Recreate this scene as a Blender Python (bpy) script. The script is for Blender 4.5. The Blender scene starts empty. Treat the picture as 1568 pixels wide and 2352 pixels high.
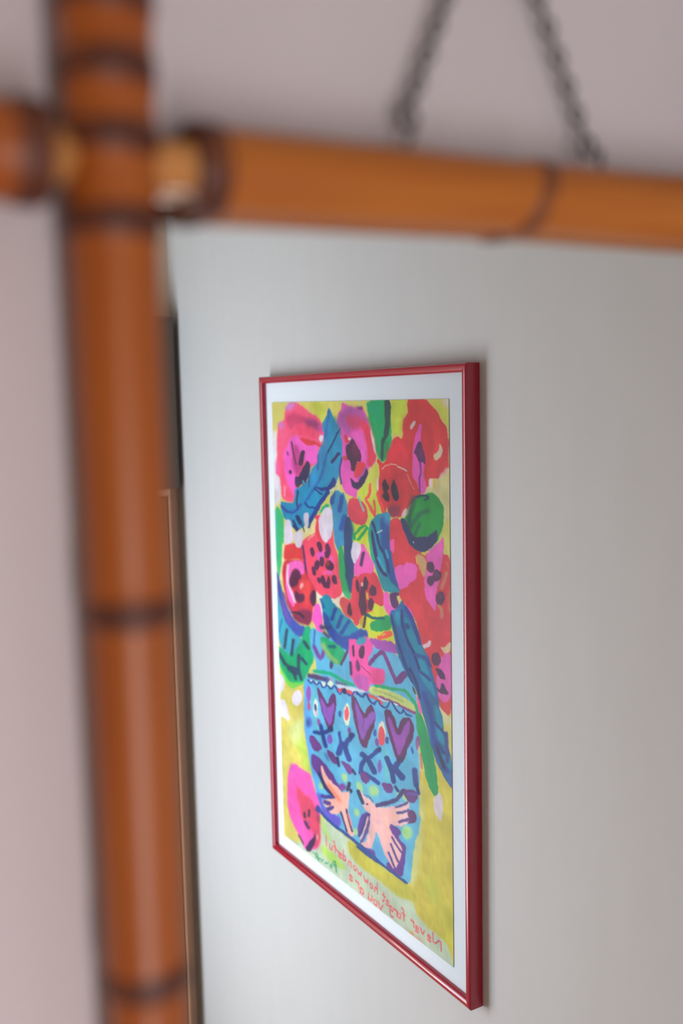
import bpy, bmesh, math, random
import numpy as np
from mathutils import Vector, Matrix

# ---------------------------------------------------------------- camera, world, lights, exposure
# Room axes: wall_left_of_corner (mirror wall) is the plane y=0, the room lies at y<0;
# the wall with the framed print is the plane x=0, the room lies at x<0; z is up, floor at 0.
C = bpy.context.scene.collection
cam_d = bpy.data.cameras.new('camera')
cam = bpy.data.objects.new('camera', cam_d)
C.objects.link(cam)
cam_d.sensor_fit = 'VERTICAL'
cam_d.sensor_height = 36.0
cam_d.lens = 2287.0 / 2352.0 * 36.0
cam_d.clip_start = 0.02
right = Vector((0.8583403, -0.51267178, -0.02048339))
up = Vector((0.07422986, 0.08457889, 0.993648))
fwd = Vector((0.50768283, 0.8544086, -0.11065302))
m = Matrix((right, up, -fwd)).transposed().to_4x4()
m.translation = Vector((-0.8435571, -0.3642485, 1.6198332))
cam.matrix_world = m
cam_d.dof.use_dof = True
cam_d.dof.focus_distance = 1.40
cam_d.dof.aperture_fstop = 2.9
cam_d.dof.aperture_blades = 0
bpy.context.scene.camera = cam

sc = bpy.context.scene
sc.view_settings.view_transform = 'Standard'
sc.view_settings.look = 'None'
sc.view_settings.gamma = 1.0
sc.view_settings.use_curve_mapping = False
sc.view_settings.exposure = 0.0

world = bpy.data.worlds.new('world')
sc.world = world
world.use_nodes = True
world.node_tree.nodes['Background'].inputs[0].default_value = (0.62, 0.76, 1.0, 1)
world.node_tree.nodes['Background'].inputs[1].default_value = 1.0

def area(name, loc, target, sx, sy, power, col):
    d = bpy.data.lights.new(name, 'AREA')
    d.shape = 'RECTANGLE'; d.size = sx; d.size_y = sy; d.energy = power; d.color = col
    o = bpy.data.objects.new(name, d); C.objects.link(o)
    o.location = loc
    o.rotation_euler = (Vector(target) - Vector(loc)).to_track_quat('-Z', 'Y').to_euler()
    return o

# daylight through the window in the left wall, low and close to the far corner
area('daylight_side', (-1.11, -1.55, 0.94), (0.0, -1.50, 1.20), 0.50, 1.56, 20.5, (0.77, 0.88, 1.0))
# weaker daylight through the narrow glazed opening in the wall behind the camera
o_back = area('daylight_back', (-0.955, -1.93, 0.80), (-0.93, 0.0, 1.15), 0.13, 1.30, 7.6, (1.0, 0.88, 0.85))

o_back.data.spread = math.radians(100)

# ---------------------------------------------------------------- helpers
def s2l(c):
    c = np.asarray(c, float)
    return np.where(c <= 0.04045, c / 12.92, ((c + 0.055) / 1.055) ** 2.4)

def obj(name, bm, mat, parent=None, smooth=False, label=None):
    me = bpy.data.meshes.new(name)
    bmesh.ops.recalc_face_normals(bm, faces=bm.faces[:])
    bm.to_mesh(me); bm.free()
    if smooth:
        for p in me.polygons: p.use_smooth = True
    for mm in (mat if isinstance(mat, (list, tuple)) else [mat]): me.materials.append(mm)
    o = bpy.data.objects.new(name, me); C.objects.link(o)
    if parent: o.parent = parent
    if label: o['label'] = label
    return o

def thing(name, label, cat, loc=(0, 0, 0), group=None):
    o = bpy.data.objects.new(name, None); C.objects.link(o)
    o.empty_display_size = 0.05
    o.location = loc; o['label'] = label; o['category'] = cat
    if group: o['group'] = group
    bpy.context.view_layer.update()
    return o

def reroot(o, parent):
    """parent o (built in world coordinates) to parent without moving it"""
    o.parent = parent
    o.matrix_parent_inverse = Matrix.Translation(parent.matrix_world.translation).inverted() if not parent.parent else Matrix.Identity(4)
    return o

def box(bm, x0, x1, y0, y1, z0, z1, bev=0.0, seg=2):
    r = bmesh.ops.create_cube(bm, size=1.0)
    vs = r['verts']
    for v in vs:
        v.co = Vector(((x0 + x1) / 2 + v.co.x * (x1 - x0), (y0 + y1) / 2 + v.co.y * (y1 - y0), (z0 + z1) / 2 + v.co.z * (z1 - z0)))
    if bev:
        es = list({e for v in vs for e in v.link_edges})
        bmesh.ops.bevel(bm, geom=es, offset=bev, segments=seg, profile=0.5, affect='EDGES')
    return bm

def principled(name, col, rough=0.5, spec=0.5, coat=0.0, metal=0.0):
    mt = bpy.data.materials.new(name); mt.use_nodes = True
    b = mt.node_tree.nodes['Principled BSDF']
    b.inputs['Base Color'].default_value = (*col, 1)
    b.inputs['Roughness'].default_value = rough
    b.inputs['Specular IOR Level'].default_value = spec
    b.inputs['Coat Weight'].default_value = coat
    b.inputs['Coat Roughness'].default_value = 0.12
    b.inputs['Metallic'].default_value = metal
    return mt, mt.node_tree, b

def plaster(name, ca, cb, streak=6.0, bump=0.03):
    mt, nt, b = principled(name, ca, 0.75, 0.25)
    tc = nt.nodes.new('ShaderNodeTexCoord')
    mp = nt.nodes.new('ShaderNodeMapping'); mp.inputs['Scale'].default_value = (streak, streak, 1.2)
    nz = nt.nodes.new('ShaderNodeTexNoise'); nz.inputs['Scale'].default_value = 5.0; nz.inputs['Detail'].default_value = 4.0
    rp = nt.nodes.new('ShaderNodeValToRGB')
    rp.color_ramp.elements[0].position = 0.3; rp.color_ramp.elements[0].color = (*ca, 1)
    rp.color_ramp.elements[1].position = 0.75; rp.color_ramp.elements[1].color = (*cb, 1)
    nt.links.new(tc.outputs['Object'], mp.inputs['Vector']); nt.links.new(mp.outputs[0], nz.inputs['Vector'])
    nt.links.new(nz.outputs[0], rp.inputs[0]); nt.links.new(rp.outputs[0], b.inputs['Base Color'])
    n2 = nt.nodes.new('ShaderNodeTexNoise'); n2.inputs['Scale'].default_value = 90.0; n2.inputs['Detail'].default_value = 5.0
    mp2 = nt.nodes.new('ShaderNodeMapping'); mp2.inputs['Scale'].default_value = (1.0, 1.0, 0.35)
    nt.links.new(tc.outputs['Object'], mp2.inputs['Vector']); nt.links.new(mp2.outputs[0], n2.inputs['Vector'])
    bp = nt.nodes.new('ShaderNodeBump'); bp.inputs['Strength'].default_value = bump; bp.inputs['Distance'].default_value = 0.002
    nt.links.new(n2.outputs[0], bp.inputs['Height']); nt.links.new(bp.outputs[0], b.inputs['Normal'])
    return mt

def wood(name, ca, cb, rough=0.5, scale=(30, 30, 2)):
    mt, nt, b = principled(name, ca, rough, 0.4)
    tc = nt.nodes.new('ShaderNodeTexCoord')
    mp = nt.nodes.new('ShaderNodeMapping'); mp.inputs['Scale'].default_value = scale
    nz = nt.nodes.new('ShaderNodeTexNoise'); nz.inputs['Scale'].default_value = 2.5; nz.inputs['Detail'].default_value = 6.0
    rp = nt.nodes.new('ShaderNodeValToRGB')
    rp.color_ramp.elements[0].position = 0.3; rp.color_ramp.elements[0].color = (*ca, 1)
    rp.color_ramp.elements[1].position = 0.7; rp.color_ramp.elements[1].color = (*cb, 1)
    nt.links.new(tc.outputs['Object'], mp.inputs['Vector']); nt.links.new(mp.outputs[0], nz.inputs['Vector'])
    nt.links.new(nz.outputs[0], rp.inputs[0]); nt.links.new(rp.outputs[0], b.inputs['Base Color'])
    return mt

M_lilac = plaster('lilac_grey_paint', (0.58, 0.53, 0.55), (0.565, 0.515, 0.535))
M_cream = plaster('off_white_paint', (0.59, 0.565, 0.545), (0.575, 0.55, 0.53), 5.0)
M_warm = plaster('warm_cream_paint', (0.70, 0.58, 0.44), (0.66, 0.55, 0.42))
M_floor = wood('oak_floor', (0.42, 0.26, 0.14), (0.50, 0.33, 0.19), 0.4, (2, 20, 20))
M_ceil = plaster('ceiling_paint', (0.78, 0.77, 0.75), (0.75, 0.74, 0.72))
M_white = principled('white_gloss_paint', (0.8, 0.8, 0.78), 0.3)[0]

# ---------------------------------------------------------------- room shell
T = 0.08; H = 2.5; XL = -1.04; YC = -1.840
def structure(name, boxes, mat):
    bm = bmesh.new()
    for b_ in boxes: box(bm, *b_)
    o = obj(name, bm, mat); o['kind'] = 'structure'; return o
structure('wall_back', [(XL, T, 0.0, T, 0, H)], M_lilac)
structure('wall_right', [(0.0, T, YC - T, 0.0, 0, H)], M_cream)
wx0, wx1, wz0, wz1 = -1.035, -0.875, 0.12, 1.50
structure('wall_front', [(XL, wx0, YC - T, YC, 0, H), (wx1, 0.0, YC - T, YC, 0, H), (wx0, wx1, YC - T, YC, 0, wz0), (wx0, wx1, YC - T, YC, wz1, H)], M_warm)
sy0, sy1, sz0, sz1 = -1.82, -1.26, 0.10, 1.78
structure('wall_left', [(XL - T, XL, YC - T, sy0, 0, H), (XL - T, XL, sy1, T, 0, H), (XL - T, XL, sy0, sy1, 0, sz0), (XL - T, XL, sy0, sy1, sz1, H)], M_warm)
structure('floor', [(XL - T, T, YC - T, T, -0.05, 0.0)], M_floor)
structure('ceiling', [(XL - T, T, YC - T, T, H, H + 0.05)], M_ceil)
structure('window_1', [(wx0, wx0 + .012, YC - .06, YC - .02, wz0, wz1), (wx1 - .012, wx1, YC - .06, YC - .02, wz0, wz1), (wx0 + .012, wx1 - .012, YC - .06, YC - .02, wz0, wz0 + .035), (wx0 + .012, wx1 - .012, YC - .06, YC - .02, wz1 - .035, wz1)], M_white)
structure('window_2', [(XL - .06, XL - .02, sy0, sy0 + .035, sz0, sz1), (XL - .06, XL - .02, sy1 - .035, sy1, sz0, sz1), (XL - .06, XL - .02, sy0 + .035, sy1 - .035, sz0, sz0 + .035), (XL - .06, XL - .02, sy0 + .035, sy1 - .035, sz1 - .035, sz1)], M_white)
structure('baseboard_right', [(-0.012, 0.0, YC, 0.0, 0.0, 0.09)], M_white)
structure('baseboard_back', [(XL, -0.012, -0.012, 0.0, 0.0, 0.09)], M_white)

# ---------------------------------------------------------------- bamboo mirror
def bamboo_mat(name, base, edge, k=1.0):
    mt, nt, b = principled(name, base, 0.42, 0.35, 0.12)
    b.inputs['Coat Roughness'].default_value = 0.25
    tc = nt.nodes.new('ShaderNodeTexCoord')
    mp = nt.nodes.new('ShaderNodeMapping'); mp.inputs['Scale'].default_value = (60, 60, 6)
    nz = nt.nodes.new('ShaderNodeTexNoise'); nz.inputs['Scale'].default_value = 1.6; nz.inputs['Detail'].default_value = 5.0
    rp = nt.nodes.new('ShaderNodeValToRGB')
    rp.color_ramp.elements[0].position = 0.30; rp.color_ramp.elements[0].color = (*edge, 1)
    rp.color_ramp.elements[1].position = 0.72; rp.color_ramp.elements[1].color = (*base, 1)
    nt.links.new(tc.outputs['Object'], mp.inputs['Vector']); nt.links.new(mp.outputs[0], nz.inputs['Vector'])
    nt.links.new(nz.outputs[0], rp.inputs[0]); nt.links.new(rp.outputs[0], b.inputs['Base Color'])
    return mt
M_bam = bamboo_mat('amber_bamboo', (0.36, 0.092, 0.01), (0.28, 0.06, 0.006))
M_bam_l = bamboo_mat('honey_bamboo', (0.46, 0.145, 0.014), (0.37, 0.1, 0.009))
M_node = principled('scorched_bamboo_node', (0.085, 0.022, 0.01), 0.5, 0.4)[0]
M_node_l = principled('brown_bamboo_node', (0.17, 0.05, 0.015), 0.45, 0.4)[0]
M_dowel = principled('pale_bamboo_dowel', (0.58, 0.26, 0.08), 0.35, 0.5, 0.3)[0]

def frame_of(p0, p1):
    d = (Vector(p1) - Vector(p0)).normalized()
    q = d.to_track_quat('Z', 'Y')
    return q, (Vector(p1) - Vector(p0)).length

def lathe_part(name, p0, p1, prof, mat, parent, seg=48, wob=0.0, caps=True, tilt=0.0):
    """surface of revolution about p0->p1; prof = [(distance along, radius)...]; vertices in the local frame of the part"""
    q, Lh = frame_of(p0, p1)
    bm = bmesh.new(); rings = []
    for (t_, r_) in prof:
        ring = []
        for k in range(seg):
            a = 2 * math.pi * k / seg
            rr = r_ * (1 + wob * math.sin(2 * a + 1.3) + wob * .6 * math.sin(3 * a + t_ * 20))
            ring.append(bm.verts.new((rr * math.cos(a), rr * math.sin(a), t_ + tilt * r_ * math.cos(a))))
        rings.append(ring)
    for a_, b_ in zip(rings, rings[1:]):
        for k in range(seg):
            bm.faces.new((a_[k], a_[(k + 1) % seg], b_[(k + 1) % seg], b_[k]))
    if caps:
        bm.faces.new(rings[0]); bm.faces.new(rings[-1])
    o = obj(name, bm, mat, None, smooth=True)
    o.rotation_mode = 'QUATERNION'; o.rotation_quaternion = q
    o.location = Vector(p0)
    return o

def culm(name, p0, p1, radii, nodes, mat, mirror, tilts=None):
    """radii: list of (t, r) ; nodes: distances of the node rings"""
    L_ = (Vector(p1) - Vector(p0)).length
    ts = sorted(set([0, L_] + list(np.linspace(0, L_, 60)) + [n + d for n in nodes for d in (-.012, -.008, -.005, -.003, -.001, .001, .003, .005, .008, .012) if 0 < n + d < L_]))
    rt = [a for a, b in radii]; rv = [b for a, b in radii]
    prof = []
    for t_ in ts:
        r = float(np.interp(t_, rt, rv))
        for n in nodes:
            r *= 1 + 0.060 * math.exp(-((t_ - n) / 0.0055) ** 2)
        prof.append((t_, r))
    o = lathe_part(name, p0, p1, prof, mat, None, wob=0.008)
    o.parent = mirror
    o.location = Vector(p0) - mirror.location
    for i, n in enumerate(nodes):
        r = float(np.interp(n, rt, rv))
        tl = (tilts or {}).get(i, 0.0)
        pr = [(-.0064, r * 1.0), (-.0046, r * 1.050), (-.0020, r * 1.085), (-.0003, r * 1.068), (.0005, r * 1.060), (.0020, r * 1.078), (.0040, r * 1.048), (.0056, r * .99)]
        bmn = bmesh.new(); rings = []
        for (t_, r_) in pr:
            rings.append([bmn.verts.new((r_ * math.cos(2 * math.pi * k / 48), r_ * math.sin(2 * math.pi * k / 48), t_ + tl * r_ * math.cos(2 * math.pi * k / 48 + TILT_PH))) for k in range(48)])
        for a_, b_ in zip(rings, rings[1:]):
            for k in range(48): bmn.faces.new((a_[k], a_[(k + 1) % 48], b_[(k + 1) % 48], b_[k]))
        no = obj('node_ring', bmn, M_node_l if tl else M_node, None, smooth=True)
        no.parent = o; no.location = (0, 0, n)
    return o
TILT_PH = -math.pi / 2

YB = -0.0292; YG = -0.0205
mirror = thing('wall_mirror', 'mirror in an amber bamboo pole frame, hung by a chain on the lilac grey wall', 'mirror', (-0.5555, 0.0, 1.20))
def place(o, parent=mirror):
    o.parent = parent; o.location = o.location - parent.location; return o

# left and right posts
zb, zt = 1.135, 1.80
for sx_, lab in ((-0.7318, 0), (-0.379, 1)):
    nz_ = [1.2900, 1.4139, 1.5491, 1.6808, 1.7078, 1.7301, 1.7525] if lab == 0 else [1.20, 1.36, 1.50, 1.62, 1.69, 1.742]
    culm('post', (sx_, YB, zb), (sx_ + 0.0006 * 0, YB, zt), [(0, .0146), (.28, .0146), (.55, .0152), (.70, .0158)], [z_ - zb for z_ in nz_], M_bam, mirror)
# rails (each runs between the posts, its thinner dowel passes behind them)
culm('rail', (-0.7015, YB, 1.7012), (-0.409, YB, 1.7073), [(0, .0156), (.15, .0150), (.25, .0163), (.30, .0165)], [.0035, .1525], M_bam_l, mirror, {1: 0.28})
culm('rail', (-0.7015, YB, 1.228), (-0.409, YB, 1.228), [(0, .0158), (.30, .0158)], [.0035, .17], M_bam_l, mirror)
for z_ in (1.7012, 1.228):
    for (xa, xb, en) in ((-0.815, -0.7565, 1), (-0.3535, -0.300, 0)):
        zz = z_ + (0.0062 if (xa > -.5 and z_ > 1.5) else 0)
        culm('rail_end', (xa, YB, zz), (xb, YB, zz), [(0, .0160), (.06, .0160)], [0.0555 if en else .004, .004 if en else .05], M_bam_l if not en else M_bam, mirror)
    o = lathe_part('dowel', (-0.775, YB + .001, z_), (-0.335, YB + .001, z_ + (.0062 if z_ > 1.5 else 0)), [(0, .0088), (.44, .0088)], M_dowel, None)
    place(o)
# silvered glass with a backing board
gm = bpy.data.materials.new('silvered_glass'); gm.use_nodes = True
nt = gm.node_tree; nt.nodes.clear()
out = nt.nodes.new('ShaderNodeOutputMaterial'); gl = nt.nodes.new('ShaderNodeBsdfGlossy')
gl.inputs['Roughness'].default_value = 0.0; gl.inputs['Color'].default_value = (0.93, 0.95, 0.94, 1)
nt.links.new(gl.outputs[0], out.inputs[0])
bm = bmesh.new(); box(bm, -0.7325, -0.3785, YG, YG + 0.004, 1.2275, 1.7035)
place(obj('mirror_glass', bm, gm, None))
bm = bmesh.new(); box(bm, -0.7305, -0.3805, YG + 0.0042, YG + 0.0090, 1.2295, 1.7015)
place(obj('backing_board', bm, principled('brown_hardboard', (0.20, 0.12, 0.07), 0.8)[0], None))

# ---------------------------------------------------------------- chain
M_chain = principled('dark_metal', (0.055, 0.05, 0.055), 0.42, 0.5, 0, 0.75)[0]
YH = -0.0118
def torus_bm(a, b, r, n=20, k=8, straight=0.0):
    bm = bmesh.new(); rings = []
    for i in range(n):
        t_ = 2 * math.pi * i / n
        cx, cz = a * math.cos(t_), b * math.sin(t_)
        cz += straight * (1 if math.sin(t_) > 0 else -1) if abs(math.sin(t_)) > 1e-6 else 0
        tx, tz = math.cos(t_), math.sin(t_)
        rings.append([bm.verts.new((cx + r * math.cos(2 * math.pi * j / k) * tx, r * math.sin(2 * math.pi * j / k), cz + r * math.cos(2 * math.pi * j / k) * tz)) for j in range(k)])
    for i in range(n):
        A_, B_ = rings[i], rings[(i + 1) % n]
        for j in range(k): bm.faces.new((A_[j], A_[(j + 1) % k], B_[(j + 1) % k], B_[j]))
    return bm
chain = thing('hanging_chain', 'dark metal link chain rising in an inverted V above the bamboo mirror frame', 'chain', (-0.5525, YH, 1.847))
link0 = None
apex = Vector((-0.5525, YH, 1.8465))
ends = [Vector((-0.5970, YH, 1.7405)), Vector((-0.4985, YH, 1.7400))]
for en in ends:
    d = apex - en; Ld = d.length; n_ = int(round(Ld / 0.0068)); dn = d.normalized()
    ang = math.atan2(dn.x, dn.z)
    for i in range(n_):
        c_ = en + d * ((i + 0.5) / n_)
        rot = Matrix.Rotation(ang, 3, 'Y') @ Matrix.Rotation(math.radians(45 + (90 if i % 2 else 0)), 3, 'Z')
        if link0 is None:
            lk = link0 = obj('link', torus_bm(0.0023, 0.0030, 0.00095, 18, 8, 0.0012), M_chain, None, smooth=True)
        else:
            lk = bpy.data.objects.new('link', link0.data); C.objects.link(lk)
        lk.parent = chain; lk.location = c_ - Vector(chain.location); lk.rotation_euler = rot.to_euler()
# nail in the wall that the chain hangs over
bm = bmesh.new()
bmesh.ops.create_cone(bm, cap_ends=True, segments=16, radius1=0.0017, radius2=0.0017, depth=0.024, matrix=Matrix.Translation((-.5525, -.011, 1.8475)) @ Matrix.Rotation(math.pi / 2, 4, 'X'))
bmesh.ops.create_cone(bm, cap_ends=True, segments=16, radius1=0.0045, radius2=0.0035, depth=0.0016, matrix=Matrix.Translation((-.5525, -.0232, 1.8475)) @ Matrix.Rotation(math.pi / 2, 4, 'X'))
nl = obj('nail', bm, M_chain); nl['label'] = 'steel nail in the lilac wall carrying the mirror chain'; nl['category'] = 'nail'
# screw eyes on the back of the top rail
for ex, ez in ((-0.5982, 1.7365), (-0.4965, 1.7355)):
    e_ = thing_part = obj('screw_eye', torus_bm(0.0040, 0.0044, 0.00125, 20, 8), M_chain, None, smooth=True, label='dark metal screw eye holding the chain')
    e_.parent = mirror; e_.location = Vector((ex, YH, ez)) - mirror.location; e_.rotation_euler = (0, 0.2 if ex < -.55 else -.35, 0)
    bm = bmesh.new()
    bmesh.ops.create_cone(bm, cap_ends=True, segments=12, radius1=0.0013, radius2=0.0013, depth=0.020)
    s_ = obj('screw_shank', bm, M_chain, None, smooth=False)
    s_.parent = e_; s_.location = (0.0, -0.0035, -0.0125); s_.rotation_euler = (math.radians(22), 0, 0)

# ---------------------------------------------------------------- framed print on the right wall
# print extents (u runs along the wall from -y to +y side, seen in the mirror from left to right)
PW, PH = 0.53342, 0.82443
y_tl = 2 * YG - 1.270      # real y of the print edge far from the mirror wall
zt_p = 1.620
def PY(u): return y_tl + u * PW
def PZ(v): return zt_p - v * PH
picture = thing('framed_print', 'pink-red framed painterly print of flowers in a blue vase, reflected in the mirror', 'picture', (0.0, PY(0.5), PZ(1.045)))
def pp(o, parent=None):
    parent = parent or picture
    o.parent = parent; o.location = Vector(o.location) - Vector(picture.location); return o
XP = -0.0155             # plane of the print
ya, yb_ = PY(0) - .0368, PY(1) + .0485       # outer edges
za, zb_ = PZ(1) - .0386, PZ(0) + .0470
FW = 0.0125              # width of the moulding
M_red = principled('raspberry_lacquer', (0.37, 0.008, 0.03), 0.16, 0.4, 0.6)[0]
M_red.node_tree.nodes['Principled BSDF'].inputs['Coat Roughness'].default_value = 0.03
# moulding profile: (inset from outer edge, x)
prof = [(0.0, -0.0006), (0.0, -0.0205), (0.0003, -0.0220), (0.0010, -0.0229), (0.0022, -0.0234), (0.0042, -0.0237), (0.0064, -0.0237), (0.0085, -0.0233), (0.0102, -0.0225), (0.0115, -0.0210), (0.0123, -0.0192), (0.0125, -0.0175), (0.0125, -0.0006)]
corners = [(ya, za, 1, 1), (yb_, za, -1, 1), (yb_, zb_, -1, -1), (ya, zb_, 1, -1)]
for i in range(4):
    A_, B_ = corners[i], corners[(i + 1) % 4]
    bm = bmesh.new(); ra = []; rb = []
    for ins, x_ in prof:
        ra.append(bm.verts.new((x_, A_[0] + A_[2] * ins, A_[1] + A_[3] * ins)))
        rb.append(bm.verts.new((x_, B_[0] + B_[2] * ins, B_[1] + B_[3] * ins)))
    n_ = len(prof)
    for k in range(n_): bm.faces.new((ra[k], ra[(k + 1) % n_], rb[(k + 1) % n_], rb[k]))
    bm.faces.new(ra); bm.faces.new(rb[::-1])
    o = pp(obj('frame_rail', bm, M_red, None))
    for p_ in o.data.polygons: p_.use_smooth = len(p_.vertices) == 4
    o.data.set_sharp_from_angle(angle=math.radians(35))
bm = bmesh.new(); box(bm, XP + .0012, XP + .0032, ya + .011, yb_ - .011, za + .011, zb_ - .011)
pp(obj('mount', bm, principled('white_mount_card', (0.82, 0.83, 0.85), 0.6, 0.3)[0], None, label='white mount card around the print'))
bm = bmesh.new(); box(bm, -.0115, -.0030, ya + .0132, yb_ - .0132, za + .0132, zb_ - .0132)
pp(obj('backing_board', bm, principled('grey_backing', (0.35, 0.33, 0.3), 0.8)[0], None))

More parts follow.
